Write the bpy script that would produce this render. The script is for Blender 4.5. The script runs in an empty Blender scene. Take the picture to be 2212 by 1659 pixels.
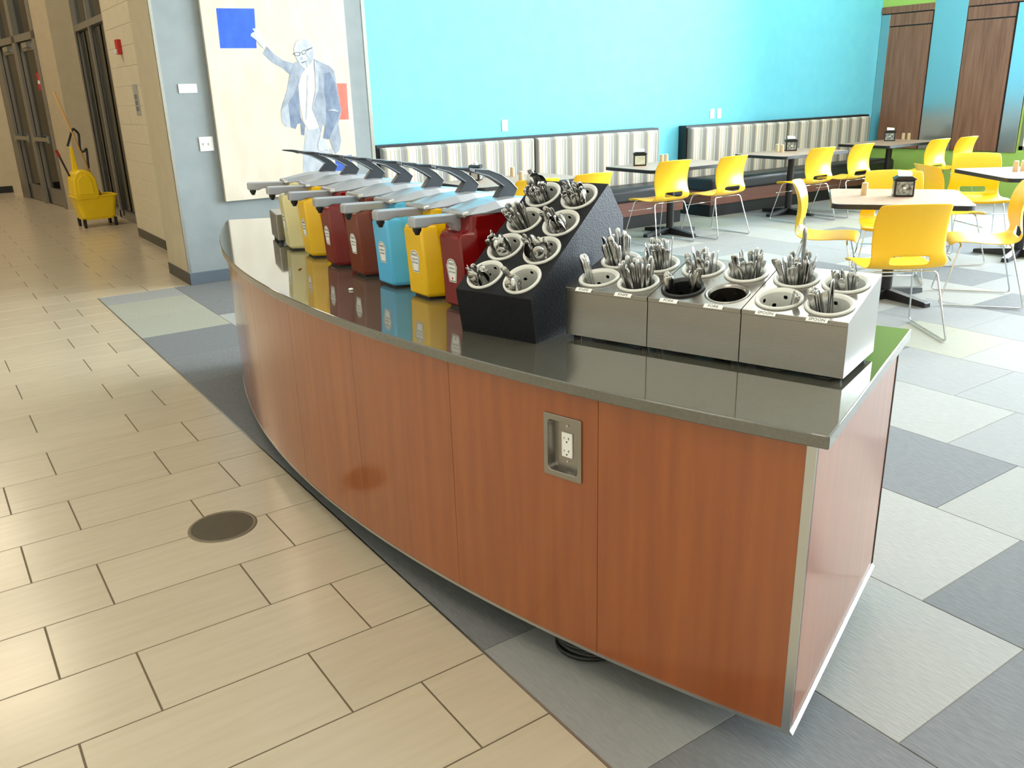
import bpy, bmesh, math, random
from mathutils import Vector, Matrix
R = math.radians
random.seed(7)
SC = bpy.context.scene
COL = SC.collection

# ------------------------------------------------------------------ camera
cam_d = bpy.data.cameras.new('camera')
cam = bpy.data.objects.new('camera', cam_d); COL.objects.link(cam)
cam_d.sensor_fit = 'HORIZONTAL'; cam_d.sensor_width = 36.0
cam_d.lens = 36.0 * 1834.347 / 2212.0
cam_d.clip_start = 0.05; cam_d.clip_end = 200
RX = Vector((0.8205, -0.5711, -0.0273)); RY = Vector((-0.2072, -0.2521, -0.9453)); RZ = Vector((0.53258, 0.78124, -0.32562))
RZ.normalize(); RX = (RX - RZ * RX.dot(RZ)).normalized(); RY = RZ.cross(RX)
m4 = Matrix.Identity(4)
for i in range(3):
    m4[i][0] = RX[i]; m4[i][1] = -RY[i]; m4[i][2] = -RZ[i]
m4.translation = Vector((-0.26143, -4.88771, 1.53559))
cam.matrix_world = m4
SC.camera = cam

# ------------------------------------------------------------------ world, exposure
SC.view_settings.view_transform = 'Standard'
SC.view_settings.look = 'None'
SC.view_settings.gamma = 1.0
SC.view_settings.use_curve_mapping = False
SC.view_settings.exposure = 0.0
SC.cycles.max_bounces = 8
SC.cycles.diffuse_bounces = 5
SC.cycles.glossy_bounces = 4
SC.cycles.sample_clamp_indirect = 6.0
SC.cycles.use_denoising = True
world = bpy.data.worlds.new('overcast_sky'); SC.world = world
world.use_nodes = True
wb = world.node_tree.nodes['Background']
wb.inputs[0].default_value = (0.86, 0.92, 1.0, 1); wb.inputs[1].default_value = 63.0


def area_light(name, loc, size, rot, energy=0, color=(1, 1, 1), portal=False, spread=180):
    d = bpy.data.lights.new(name, 'AREA'); d.shape = 'RECTANGLE'
    d.size, d.size_y = size; d.energy = energy; d.color = color; d.spread = R(spread)
    if portal: d.cycles.is_portal = True
    o = bpy.data.objects.new(name, d); COL.objects.link(o)
    o.location = loc; o.rotation_euler = rot
    return o


END_X = 11.78
WIN_END = [(-1.75, 0.83), (-4.45, -1.9), (-7.15, -4.6)]      # y ranges of the end wall windows
WIN_Z = (0.62, 4.3)
WIN_SIDE = []
SIDE_Y = -7.6
for (a, b) in WIN_END:
    area_light('window_portal', (END_X + 0.1, (a + b) / 2, sum(WIN_Z) / 2), (WIN_Z[1] - WIN_Z[0], b - a), (0, R(90), 0), portal=True)
for (a, b) in WIN_SIDE:
    area_light('window_portal', ((a + b) / 2, SIDE_Y - 0.1, sum(WIN_Z) / 2), (b - a, WIN_Z[1] - WIN_Z[0]), (R(90), 0, 0), portal=True)
WARM = (1.0, 0.83, 0.63)
LAMPZ = 5.55
for (x_, y_, e_, c_) in ((-0.9, -4.6, 58, WARM), (0.2, -1.9, 26, WARM), (-0.5, 6.5, 85, WARM), (-0.5, 11.0, 85, WARM), (5.5, -0.5, 80, (1, 0.95, 0.86)), (9.6, 0.3, 150, (1, 0.95, 0.86))):  # last two are unseen fills, added to brighten the dining end wall
    area_light('ceiling_area_light', (x_, y_, LAMPZ), (1.2, 1.2), (0, 0, 0), e_, c_)


# ------------------------------------------------------------------ helpers
def C(r, g, b):
    f = lambda v: (v / 255 / 12.92) if v / 255 <= 0.04045 else ((v / 255 + 0.055) / 1.055) ** 2.4
    return (f(r), f(g), f(b), 1.0)


def mat(name, col, rough=0.5, metal=0.0, spec=0.5, **kw):
    m = bpy.data.materials.new(name); m.use_nodes = True
    b = m.node_tree.nodes['Principled BSDF']
    b.inputs['Base Color'].default_value = col
    b.inputs['Roughness'].default_value = rough
    b.inputs['Metallic'].default_value = metal
    b.inputs['Specular IOR Level'].default_value = spec
    for k, v in kw.items(): b.inputs[k].default_value = v
    return m


def nd(m, t, **kw):
    n = m.node_tree.nodes.new(t)
    for k, v in kw.items(): setattr(n, k, v)
    return n


def lk(m, a, b): m.node_tree.links.new(a, b)


def bsdf(m): return m.node_tree.nodes['Principled BSDF']


def noise_tint(m, colA, colB, scale=(8, 8, 8), nscale=1.0, detail=4, bump=0.0, per_obj=0.0, coord='Object', contrast=(0.3, 0.7)):
    """mix two colours by stretched noise; optional bump and per object brightness"""
    tc = nd(m, 'ShaderNodeTexCoord'); mp = nd(m, 'ShaderNodeMapping'); mp.inputs['Scale'].default_value = scale
    lk(m, tc.outputs[coord], mp.inputs['Vector'])
    oi = nd(m, 'ShaderNodeObjectInfo')
    add = nd(m, 'ShaderNodeVectorMath', operation='ADD')
    mul = nd(m, 'ShaderNodeVectorMath', operation='SCALE'); mul.inputs['Scale'].default_value = 37.0
    cmb = nd(m, 'ShaderNodeCombineXYZ')
    for i in range(3): lk(m, oi.outputs['Random'], cmb.inputs[i])
    lk(m, cmb.outputs[0], mul.inputs[0]); lk(m, mp.outputs[0], add.inputs[0]); lk(m, mul.outputs[0], add.inputs[1])
    nz = nd(m, 'ShaderNodeTexNoise'); nz.inputs['Scale'].default_value = nscale; nz.inputs['Detail'].default_value = detail
    lk(m, add.outputs[0], nz.inputs['Vector'])
    rp = nd(m, 'ShaderNodeValToRGB')
    rp.color_ramp.elements[0].position, rp.color_ramp.elements[1].position = contrast
    rp.color_ramp.elements[0].color = colA; rp.color_ramp.elements[1].color = colB
    lk(m, nz.outputs['Fac'], rp.inputs[0])
    out = rp.outputs[0]
    if per_obj:
        hs = nd(m, 'ShaderNodeHueSaturation')
        mr = nd(m, 'ShaderNodeMapRange'); mr.inputs[3].default_value = 1 - per_obj; mr.inputs[4].default_value = 1 + per_obj
        lk(m, oi.outputs['Random'], mr.inputs[0]); lk(m, mr.outputs[0], hs.inputs['Value']); lk(m, out, hs.inputs['Color'])
        out = hs.outputs[0]
    lk(m, out, bsdf(m).inputs['Base Color'])
    if bump:
        bp = nd(m, 'ShaderNodeBump'); bp.inputs['Strength'].default_value = bump; bp.inputs['Distance'].default_value = 0.003
        lk(m, nz.outputs['Fac'], bp.inputs['Height']); lk(m, bp.outputs[0], bsdf(m).inputs['Normal'])
    return m


class MB:
    def __init__(s): s.v = []; s.f = []; s.mi = []; s.cur = 0

    def add(s, vs, fs):
        o = len(s.v); s.v += [tuple(p) for p in vs]
        for f in fs: s.f.append([o + i for i in f]); s.mi.append(s.cur)
        return s

    def box(s, x0, x1, y0, y1, z0, z1):
        return s.add([(x0, y0, z0), (x1, y0, z0), (x1, y1, z0), (x0, y1, z0), (x0, y0, z1), (x1, y0, z1), (x1, y1, z1), (x0, y1, z1)],
                     [(0, 3, 2, 1), (4, 5, 6, 7), (0, 1, 5, 4), (1, 2, 6, 5), (2, 3, 7, 6), (3, 0, 4, 7)])

    def loft(s, rings, cap=True, close=True):
        n = len(rings[0]); o = len(s.v); fs = []
        for k in range(len(rings) - 1):
            for i in range(n if close else n - 1):
                j = (i + 1) % n
                fs.append((k * n + i, k * n + j, (k + 1) * n + j, (k + 1) * n + i))
        if cap:
            fs.append(tuple(reversed(range(n)))); fs.append(tuple((len(rings) - 1) * n + i for i in range(n)))
        return s.add([p for r in rings for p in r], fs)

    def prism(s, poly, axis, a, b):
        """poly in the two other axes (x,z for axis y; x,y for z; y,z for x)"""
        def P(p, t):
            return {'x': (t, p[0], p[1]), 'y': (p[0], t, p[1]), 'z': (p[0], p[1], t)}[axis]
        return s.loft([[P(p, a) for p in poly], [P(p, b) for p in poly]])

    def tube(s, path, r, n=8, cap=True):
        path = [Vector(p) for p in path]; rings = []
        rr = r if isinstance(r, (list, tuple)) else [r] * len(path)
        t0 = (path[1] - path[0]).normalized()
        up = Vector((0, 0, 1)) if abs(t0.z) < 0.9 else Vector((1, 0, 0))
        a = t0.cross(up).normalized()
        for i, p in enumerate(path):
            if i == 0: t = path[1] - p
            elif i == len(path) - 1: t = p - path[-2]
            else: t = (path[i + 1] - p).normalized() + (p - path[i - 1]).normalized()
            t.normalize(); a = (a - t * a.dot(t)).normalized(); b = t.cross(a)
            rings.append([p + (a * math.cos(2 * math.pi * k / n) + b * math.sin(2 * math.pi * k / n)) * rr[i] for k in range(n)])
        return s.loft(rings, cap)

    def lathe(s, prof, n=24, cx=0, cy=0, cap=False):
        rings = [[(cx + r * math.cos(2 * math.pi * k / n), cy + r * math.sin(2 * math.pi * k / n), z) for k in range(n)] for r, z in prof]
        return s.loft(rings, cap)

    def mesh(s, name):
        me = bpy.data.meshes.new(name); me.from_pydata(s.v, [], s.f)
        if len(set(s.mi)) > 1: me.polygons.foreach_set('material_index', s.mi)
        bm = bmesh.new(); bm.from_mesh(me); bmesh.ops.recalc_face_normals(bm, faces=bm.faces); bm.to_mesh(me); bm.free()
        me.update(); return me


def put(name, me, m=None, parent=None, loc=(0, 0, 0), rot=(0, 0, 0), smooth=False, bevel=0, seg=2, **props):
    if isinstance(me, MB): me = me.mesh(name)
    o = bpy.data.objects.new(name, me); COL.objects.link(o)
    if m is not None and len(me.materials) == 0:
        for mm in (m if isinstance(m, (list, tuple)) else [m]): me.materials.append(mm)
    o.parent = parent; o.location = loc; o.rotation_euler = rot
    if smooth:
        for p in me.polygons: p.use_smooth = True
    if bevel:
        b = o.modifiers.new('bevel', 'BEVEL'); b.width = bevel; b.segments = seg; b.limit_method = 'ANGLE'; b.angle_limit = R(35)
    for k, v in props.items(): o[k] = v
    return o


def auto_smooth(o, ang=40):
    me = o.data
    for p in me.polygons: p.use_smooth = True
    bm = bmesh.new(); bm.from_mesh(me)
    for e in bm.edges:
        if len(e.link_faces) == 2 and e.calc_face_angle(0) > R(ang): e.smooth = False
    bm.to_mesh(me); bm.free(); return o


def thing(name, label, cat, loc=(0, 0, 0), rz=0, group=None):
    o = bpy.data.objects.new(name, None); COL.objects.link(o); o.empty_display_size = 0.1
    o.location = loc; o.rotation_euler = (0, 0, rz); o['label'] = label; o['category'] = cat
    if group: o['group'] = group
    return o


def tag(o, label, cat, group=None):
    o['label'] = label; o['category'] = cat
    if group: o['group'] = group
    return o


def struct(name, mb, m, parent=None, **kw):
    o = put(name, mb, m, parent, **kw)
    if parent is None: o['kind'] = 'structure'
    return o


def copy_tree(o, parent=None):
    c = o.copy(); COL.objects.link(c); c.parent = parent
    for ch in list(o.children): copy_tree(ch, c)
    return c


def holes_plate(outer, circles, n=28):
    """flat plate in z=0: outer polygon with round holes"""
    bm = bmesh.new(); edges = []
    def loop(pts):
        vs = [bm.verts.new((p[0], p[1], 0)) for p in pts]
        for i in range(len(vs)): edges.append(bm.edges.new((vs[i], vs[(i + 1) % len(vs)])))
    loop(outer)
    for (x, y, r) in circles: loop([(x + r * math.cos(2 * math.pi * k / n), y + r * math.sin(2 * math.pi * k / n)) for k in range(n)])
    bmesh.ops.triangle_fill(bm, edges=edges, use_beauty=True, use_dissolve=False)
    me = bpy.data.meshes.new('plate'); bmesh.ops.recalc_face_normals(bm, faces=bm.faces); bm.to_mesh(me); bm.free()
    return me


def text_mesh(body, size, ext=0.0002):
    cu = bpy.data.curves.new('t', 'FONT'); cu.body = body; cu.size = size; cu.align_x = 'CENTER'; cu.align_y = 'CENTER'; cu.extrude = ext
    cu.resolution_u = 2
    o = bpy.data.objects.new('t', cu); COL.objects.link(o)
    dg = bpy.context.evaluated_depsgraph_get()
    me = bpy.data.meshes.new_from_object(o.evaluated_get(dg))
    bpy.data.objects.remove(o); bpy.data.curves.remove(cu)
    me.materials.clear()
    return me


# ------------------------------------------------------------------ materials
M = {}
M['tile'] = noise_tint(mat('porcelain_tile', C(190, 175, 145), 0.22, spec=0.5), C(186, 174, 152), C(193, 181, 160), (1.6, 14, 1), 3.0, 7, per_obj=0.035)
M['grout'] = mat('grout', C(104, 90, 70), 0.8)
def carpet_mat(name, a, b):
    m = noise_tint(mat(name, a, 0.95, spec=0.1), a, b, (16, 3, 1), 9.0, 6, bump=0.25, per_obj=0.06, contrast=(0.15, 0.85)); return m
M['carpet_dark'] = carpet_mat('carpet_dark', C(106, 108, 110), C(126, 128, 130))
M['carpet_mid'] = carpet_mat('carpet_mid', C(134, 136, 136), C(150, 151, 150))
M['carpet_light'] = carpet_mat('carpet_light', C(146, 147, 144), C(162, 162, 158))
M['carpet_green'] = carpet_mat('carpet_green', C(144, 145, 134), C(160, 160, 148))
M['turquoise'] = noise_tint(mat('turquoise_paint', C(112, 222, 245), 0.6, spec=0.3), C(116, 215, 245), C(122, 220, 248), (2, 2, 2), 3)
M['lime'] = mat('lime_paint', C(166, 200, 100), 0.6, spec=0.3)
M['greywall'] = noise_tint(mat('grey_paint', C(160, 168, 170), 0.6, spec=0.3), C(134, 142, 145), C(142, 150, 152), (2, 2, 2), 3)
M['beige'] = noise_tint(mat('beige_paint', C(200, 188, 160), 0.6, spec=0.3), C(188, 176, 148), C(196, 184, 156), (2, 2, 2), 3)
M['block'] = noise_tint(mat('block_paint', C(215, 205, 180), 0.5, spec=0.4), C(206, 196, 170), C(216, 207, 182), (9, 9, 9), 4, bump=0.25)
M['ceiling'] = mat('ceiling_white', C(225, 222, 214), 0.9)
M['white_wall'] = mat('plain_wall', C(200, 192, 176), 0.8)
M['base_blue'] = mat('rubber_base_bluegrey', C(88, 98, 110), 0.5)
M['base_dark'] = mat('rubber_base_dark', C(70, 66, 60), 0.5)
M['black'] = mat('black_plastic', C(22, 22, 24), 0.45)
M['black_rough'] = noise_tint(mat('black_textured', C(26, 27, 31), 0.55, spec=0.2), C(12, 13, 16), C(26, 28, 34), (260, 260, 260), 1.0, 2, bump=0.35)
M['black_vinyl'] = mat('black_vinyl', C(44, 44, 48), 0.42)
M['black_metal'] = mat('black_metal', C(26, 27, 30), 0.4)
M['alu'] = mat('aluminium', C(190, 192, 190), 0.3, 1.0)
M['steel'] = mat('brushed_steel', C(156, 152, 146), 0.26, 1.0)
m = M['steel']; tc = nd(m, 'ShaderNodeTexCoord'); mp = nd(m, 'ShaderNodeMapping'); mp.inputs['Scale'].default_value = (3, 3, 160)
nz = nd(m, 'ShaderNodeTexNoise'); nz.inputs['Scale'].default_value = 4; bp = nd(m, 'ShaderNodeBump'); bp.inputs['Strength'].default_value = 0.06
lk(m, tc.outputs['Object'], mp.inputs[0]); lk(m, mp.outputs[0], nz.inputs[0]); lk(m, nz.outputs['Fac'], bp.inputs['Height']); lk(m, bp.outputs[0], bsdf(m).inputs['Normal'])
M['panel_steel'] = mat('panel_steel', C(200, 204, 206), 0.22, 1.0)
M['chrome'] = mat('chrome', C(215, 217, 220), 0.12, 1.0)
M['cutlery'] = mat('cutlery_steel', C(206, 205, 203), 0.2, 1.0)
M['door_metal'] = mat('anodised_frame', C(150, 148, 140), 0.4, 0.6)
M['white_plastic'] = mat('white_plastic', C(222, 223, 218), 0.35)
M['white'] = mat('white_plate', C(235, 235, 232), 0.4)
M['paper'] = mat('paper_white', C(240, 240, 236), 0.8)
M['ink'] = mat('ink_dark', C(40, 42, 46), 0.6)
def glass_mat(name, tint, rough=0.02, alpha=0.12):
    m = bpy.data.materials.new(name); m.use_nodes = True; nt = m.node_tree; nt.nodes.remove(nt.nodes['Principled BSDF'])
    out = nt.nodes['Material Output']; tr = nt.nodes.new('ShaderNodeBsdfTransparent'); tr.inputs[0].default_value = tint
    gl = nt.nodes.new('ShaderNodeBsdfGlossy'); gl.inputs['Roughness'].default_value = rough
    fr = nt.nodes.new('ShaderNodeFresnel'); fr.inputs[0].default_value = 1.5
    mx = nt.nodes.new('ShaderNodeMixShader'); nt.links.new(fr.outputs[0], mx.inputs[0]); nt.links.new(tr.outputs[0], mx.inputs[1]); nt.links.new(gl.outputs[0], mx.inputs[2])
    nt.links.new(mx.outputs[0], out.inputs[0]); return m
M['glass'] = glass_mat('window_glass', (0.92, 0.95, 0.95, 1))
M['dark_glass'] = glass_mat('tinted_glass', (0.45, 0.48, 0.45, 1))
def wood(name, a, b, rough, per=0.06, sc=(14, 14, 0.9)):
    return noise_tint(mat(name, a, rough, spec=0.5), a, b, sc, 2.2, 6, per_obj=per, contrast=(0.32, 0.68))
M['counter_wood'] = wood('cherry_laminate', C(138, 67, 15), C(153, 79, 22), 0.35, 0.05)
bsdf(M['counter_wood']).inputs['Coat Weight'].default_value = 1.0; bsdf(M['counter_wood']).inputs['Coat IOR'].default_value = 1.5; bsdf(M['counter_wood']).inputs['Coat Roughness'].default_value = 0.12
M['panel_wood'] = wood('walnut_laminate', C(118, 78, 56), C(146, 102, 78), 0.4, 0.03)
M['bench_wood'] = wood('bench_wood', C(120, 74, 60), C(140, 90, 74), 0.4, 0.02, (1, 1, 14))
M['plywood'] = noise_tint(mat('birch_plywood', C(232, 222, 204), 0.6), C(198, 187, 168), C(210, 200, 184), (3, 3, 1.2), 2.5, 5)
M['countertop'] = noise_tint(mat('solid_surface_grey', C(86, 84, 74), 0.08, spec=0.55), C(80, 79, 70), C(88, 87, 78), (120, 120, 120), 1.0, 2)
bsdf(M['countertop']).inputs['Coat Weight'].default_value = 1.0; bsdf(M['countertop']).inputs['Coat Roughness'].default_value = 0.04; bsdf(M['countertop']).inputs['Coat IOR'].default_value = 1.7
M['table_top'] = noise_tint(mat('table_laminate', C(178, 152, 134), 0.42), C(172, 140, 118), C(184, 152, 130), (3, 12, 1), 3, 4)
M['chair_yellow'] = mat('yellow_polypropylene', C(250, 196, 24), 0.32, **{'Subsurface Weight': 0.0})
M['shaker'] = mat('kraft_paper', C(206, 180, 140), 0.7)
M['yellow_bucket'] = mat('yellow_plastic', C(240, 204, 20), 0.4)


# ================================================================== STRUCTURE
TX = 0.822        # tile / carpet border
TLN = 0.6132; TROW = 0.3117
floor = struct('floor', MB().box(-4.2, END_X + 0.2, -7.8, 14.2, -0.15, -0.0018), M['grout'])
far_mb = MB()
tile_cache = {}
G = 0.0026
def clip_tile(x0, x1, y0, y1):
    key = (round(x1 - x0, 3), round(y1 - y0, 3))
    if key not in tile_cache:
        w, h = key; mb = MB(); e = 0.0012
        mb.loft([[(G, G, -0.006), (w - G, G, -0.006), (w - G, h - G, -0.006), (G, h - G, -0.006)],
                 [(G, G, -e), (w - G, G, -e), (w - G, h - G, -e), (G, h - G, -e)],
                 [(G + e, G + e, 0), (w - G - e, G + e, 0), (w - G - e, h - G - e, 0), (G + e, h - G - e, 0)]])
        me = mb.mesh('floor_tile'); me.materials.append(M['tile']); tile_cache[key] = me
    return tile_cache[key]
DR = (0.445, -1.868, 0.125)
n_tile = 0
for v in range(-46, 16):
    y1 = -v * TROW; y0 = y1 - TROW
    if y0 < -4.9: continue
    off = 0 if v % 2 == 0 else 0.667
    for k in range(-7, 4):
        x0 = (k + off) * TLN; x1 = x0 + TLN
        xr = TX if y0 < 2.75 else 2.3
        x1 = min(x1, xr)
        if x1 - x0 < 0.03: continue
        # visible part only: narrow cone on the left of the camera
        if x1 < -1.25 - max(0, (-3.0 - y0)) * -0.2 and y0 < 5: continue
        if x1 < -0.9 and y0 < -2.8: continue
        if y0 < 4.6 and n_tile < 300:
            put('floor_tile', clip_tile(x0, x1, y0, y1), None, floor, (x0, y0, 0)); n_tile += 1
        else:
            far_mb.box(x0 + G, x1 - G, y0 + G, y1 - G, -0.006, 0)
# tiles outside the near field, joined
for v in range(-12, 26):
    y1 = -v * TROW; y0 = y1 - TROW
    off = 0 if v % 2 == 0 else 0.667
    for k in range(-7, 4):
        x0 = (k + off) * TLN; x1 = min(x0 + TLN, TX)
        if x1 - x0 < 0.03: continue
        if (x1 < -1.25 - max(0, (-3.0 - y0)) * -0.2 and y0 < 5) or (x1 < -0.9 and y0 < -2.8) or y0 < -4.9:
            far_mb.box(x0 + G, x1 - G, y0 + G, y1 - G, -0.006, 0)
put('floor_tile_field', far_mb, M['tile'], floor, kind='stuff')

# carpet tiles
CS = 0.6155
rng = random.Random(12)
OVER = {}
def cpick(k, yc):
    # deliberate ones read off the photograph (column, centre y) then random
    if k == 0:  # some tiles here coloured darker to hold the shade under the counter
        if yc > 2.6: return 'mid'
        if yc > 1.36: return 'green'
        if yc > -1.9: return 'dark'
        if yc > -2.42: return 'dark'
        if yc > -3.02: return 'dark'
        if yc > -3.66: return 'mid'
        return 'dark'
    if k == 1:
        if yc > 1.6: return 'dark'
        if yc > 1.0: return 'light'
        if -4.02 < yc < -3.4: return 'light'
        if yc < -4.02: return 'dark' if yc > -4.6 else 'mid'
    if k == 2:
        if -3.73 < yc < -3.1: return 'light'
        if -4.34 < yc < -3.73: return 'dark'
        if yc < -4.34: return 'mid'
    if k == 3:
        if -3.42 < yc < -2.8: return 'dark'
        if -4.1 < yc < -3.42: return 'light'
    if k == 4:
        if -3.1 < yc < -2.4: return 'light'
        if -3.7 < yc < -3.1: return 'mid'
    return rng.choice(['light', 'light', 'mid', 'mid', 'green', 'light', 'mid', 'dark'])
cm = {}
def carpet_piece(w, h, c):
    key = (round(w, 3), round(h, 3), c)
    if key not in cm:
        g = 0.0008
        me = MB().loft([[(g, g, -0.006), (w - g, g, -0.006), (w - g, h - g, -0.006), (g, h - g, -0.006)],
                        [(g, g, -0.001), (w - g, g, -0.001), (w - g, h - g, -0.001), (g, h - g, -0.001)],
                        [(g * 3, g * 3, 0.0005), (w - g * 3, g * 3, 0.0005), (w - g * 3, h - g * 3, 0.0005), (g * 3, h - g * 3, 0.0005)]]).mesh('carpet_tile')
        me.materials.append(M['carpet_' + c]); cm[key] = me
    return cm[key]
ncar = 0
far_c = MB()
for k in range(18):
    x0 = TX + 0.004 + k * CS; x1 = min(x0 + CS, END_X)
    base = -3.72 if k % 2 == 0 else -3.41
    for j in range(-7, 12):
        y0 = base + j * CS; y1 = y0 + CS
        y1 = min(y1, 2.99); 
        if k < 5: y1 = min(y1, 2.8)
        if y1 - y0 < 0.03 or y0 < -7.6: continue
        if y0 < -4.6 - k * 0.0 and y1 < -4.7 + 0.25 * k:
            far_c.box(x0 + .001, x1 - .001, y0 + .001, y1 - .001, -0.006, 0.0005); continue
        c = cpick(k, (y0 + y1) / 2)
        put('carpet_tile', carpet_piece(x1 - x0, y1 - y0, c), None, floor, (x0, y0, 0)); ncar += 1
put('carpet_field', far_c, M['carpet_mid'], floor, kind='stuff')
struct('trim_1', MB().box(TX - 0.002, TX + 0.003, -4.9, 2.79, -0.006, 0.0012), M['alu'])

def wall(name, mb, m, **kw): return struct(name, mb, m, **kw)
YB = 3.0
CEIL = 5.6
PX0, PX1, PY = 1.59, 3.46, 2.79
wall('wall_back', MB().box(3.2, END_X + 0.2, YB, YB + 0.15, 0, CEIL), M['turquoise'])
# painting wall / pillar
pil = MB().box(PX0, PX1, PY, YB + 0.15, 0, CEIL)
wall('wall_pillar', pil, M['greywall'])
wall('wall_pillar_return', MB().box(PX0 - 0.004, PX0 + 0.25, PY + 0.022, 3.5, 0, CEIL), M['beige'])
wall('trim_2', MB().box(PX0 - 0.008, PX0 + 0.016, PY - 0.004, PY + 0.022, 0.1, CEIL), M['alu'])
wall('trim_3', MB().box(PX1 - 0.03, PX1 + 0.004, PY - 0.004, PY + 0.03, 0, CEIL), M['alu'])
wall('wall_pillar_side', MB().box(PX1 - 0.03, PX1 + 0.002, PY + 0.03, YB + 0.1, 0, CEIL), M['greywall'])
wall('baseboard_front', MB().box(PX0 - 0.012, PX1, PY - 0.01, PY + 0.0, 0, 0.105), M['base_blue'], bevel=0.003)
wall('baseboard_return', MB().box(PX0 - 0.014, PX0 - 0.003, PY - 0.01, 3.5, 0, 0.105), M['base_dark'], bevel=0.003)
# end wall with window openings
eb = MB(); zs0, zs1 = WIN_Z
eb.box(END_X, END_X + 0.2, -7.8, YB, 0, zs0); eb.box(END_X, END_X + 0.2, -7.8, YB, zs1, CEIL)
ys = [YB] + [t for (a, b) in WIN_END for t in (b, a)] + [-7.8]
for i in range(0, len(ys), 2): eb.box(END_X, END_X + 0.2, ys[i + 1], ys[i], zs0, zs1)
wall('wall_right', eb, M['lime'])
# side wall (behind the camera's right shoulder) with window openings
sb = MB()
sb.box(-4.2, END_X + 0.2, SIDE_Y - 0.2, SIDE_Y, 0, zs0); sb.box(-4.2, END_X + 0.2, SIDE_Y - 0.2, SIDE_Y, zs1, CEIL)
xs = [-4.2] + [t for ab in WIN_SIDE for t in ab] + [END_X + 0.2]
for i in range(0, len(xs), 2): sb.box(xs[i], xs[i + 1], SIDE_Y - 0.2, SIDE_Y, zs0, zs1)
wall('wall_front', sb, M['white_wall'])
wall('wall_left', MB().box(-4.2, -4.0, -7.8, 14.2, 0, CEIL), M['white_wall'])
wall('ceiling', MB().box(-4.2, END_X + 0.2, -7.8, 14.2, CEIL, CEIL + 0.15), M['ceiling'])

wn = 1
def window(name, mb_frame, mb_panes):
    o = struct(name, mb_frame, M['door_metal'])
    for q in mb_panes: put('pane', q, M['glass'], o)
for (a, b) in WIN_END:
    f = MB(); x0, x1 = END_X + 0.04, END_X + 0.12; t = 0.05
    f.box(x0, x1, a, b, zs0, zs0 + t); f.box(x0, x1, a, b, zs1 - t, zs1); f.box(x0, x1, a, a + t, zs0, zs1); f.box(x0, x1, b - t, b, zs0, zs1)
    mid = (a + b) / 2; f.box(x0, x1, mid - t / 2, mid + t / 2, zs0, zs1); f.box(x0, x1, a, b, 2.55, 2.6)
    ps = []
    for (p, q) in ((a + t, mid - t / 2), (mid + t / 2, b - t)):
        for (r, s) in ((zs0 + t, 2.55), (2.6, zs1 - t)): ps.append(MB().box(END_X + 0.075, END_X + 0.081, p, q, r, s))
    window('window_%d' % wn, f, ps); wn += 1
for (a, b) in WIN_SIDE:
    f = MB(); y0, y1 = SIDE_Y - 0.12, SIDE_Y - 0.04; t = 0.05
    f.box(a, b, y0, y1, zs0, zs0 + t); f.box(a, b, y0, y1, zs1 - t, zs1); f.box(a, a + t, y0, y1, zs0, zs1); f.box(b - t, b, y0, y1, zs0, zs1)
    mid = (a + b) / 2; f.box(mid - t / 2, mid + t / 2, y0, y1, zs0, zs1)
    window('window_%d' % wn, f, [MB().box(a + t, mid - t / 2, SIDE_Y - 0.081, SIDE_Y - 0.075, zs0 + t, zs1 - t), MB().box(mid + t / 2, b - t, SIDE_Y - 0.081, SIDE_Y - 0.075, zs0 + t, zs1 - t)]); wn += 1

# end wall cladding: wood panels and steel strips
xw = END_X
clad = struct('trim_4', MB().box(xw - 0.006, xw, 0.84, 2.99, 0.59, 2.44), M['black'])
def cl(name, y0, y1, z0, z1, m, d=0.024): return put(name, MB().box(xw - d, xw - 0.006, y0, y1, z0, z1), M[m], clad, bevel=0.003)
cl('steel_strip', 2.855, 2.99, 0.59, 2.43, 'panel_steel', 0.012)
cl('steel_strip', 1.735, 2.20, 0.59, 2.90, 'panel_steel', 0.012)
cl('steel_strip', 0.845, 1.075, 0.59, 2.43, 'panel_steel', 0.012)
for (a, b) in ((2.21, 2.85), (1.09, 1.72)):
    cl('wood_panel', a + 0.006, b, 0.595, 2.255, 'panel_wood'); cl('wood_panel', a + 0.006, b, 2.27, 2.425, 'panel_wood')
cl('wood_cap', 2.21, 2.99, 2.44, 2.53, 'panel_wood', 0.03)
cl('wood_cap', 0.845, 1.72, 2.44, 2.53, 'panel_wood', 0.03)

# ------------------------------------------------------------------ corridor at the left
XW = 1.9
cw = wall('wall_block', MB().box(XW - 0.005, 2.3, 4.87, 6.2, 0, CEIL), mat('block_mortar', C(198, 188, 162), 0.8))
bl = {}
for r in range(17):
    z0 = 0.1 + r * 0.2
    y = 4.87 + (0 if r % 2 == 0 else -0.2)
    while y < 6.2:
        a, b = max(y, 4.87), min(y + 0.4, 6.2); y += 0.4
        if b - a < 0.05: continue
        w = round(b - a, 3)
        if w not in bl:
            me = MB().box(-0.012, 0.012, 0.003, w - 0.003, 0.003, 0.197).mesh('block'); me.materials.append(M['block']); bl[w] = me
        put('block', bl[w], None, cw, (XW + 0.004, a, z0), bevel=0.002, seg=1)
wall('baseboard_corridor', MB().box(XW - 0.016, XW - 0.008, 4.86, 6.2, 0, 0.1), M['base_dark'])
wall('baseboard_corner', MB().box(XW - 0.02, XW + 0.3, 4.855, 4.869, 0, 0.1), M['black'])
wall('wall_recess', MB().box(2.3, 2.4, 3.15, 7.2, 0, CEIL), M['beige'])
wall('wall_jamb', MB().box(XW - 0.004, 2.3, 6.2, 6.26, 0, CEIL), M['beige'])
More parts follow.
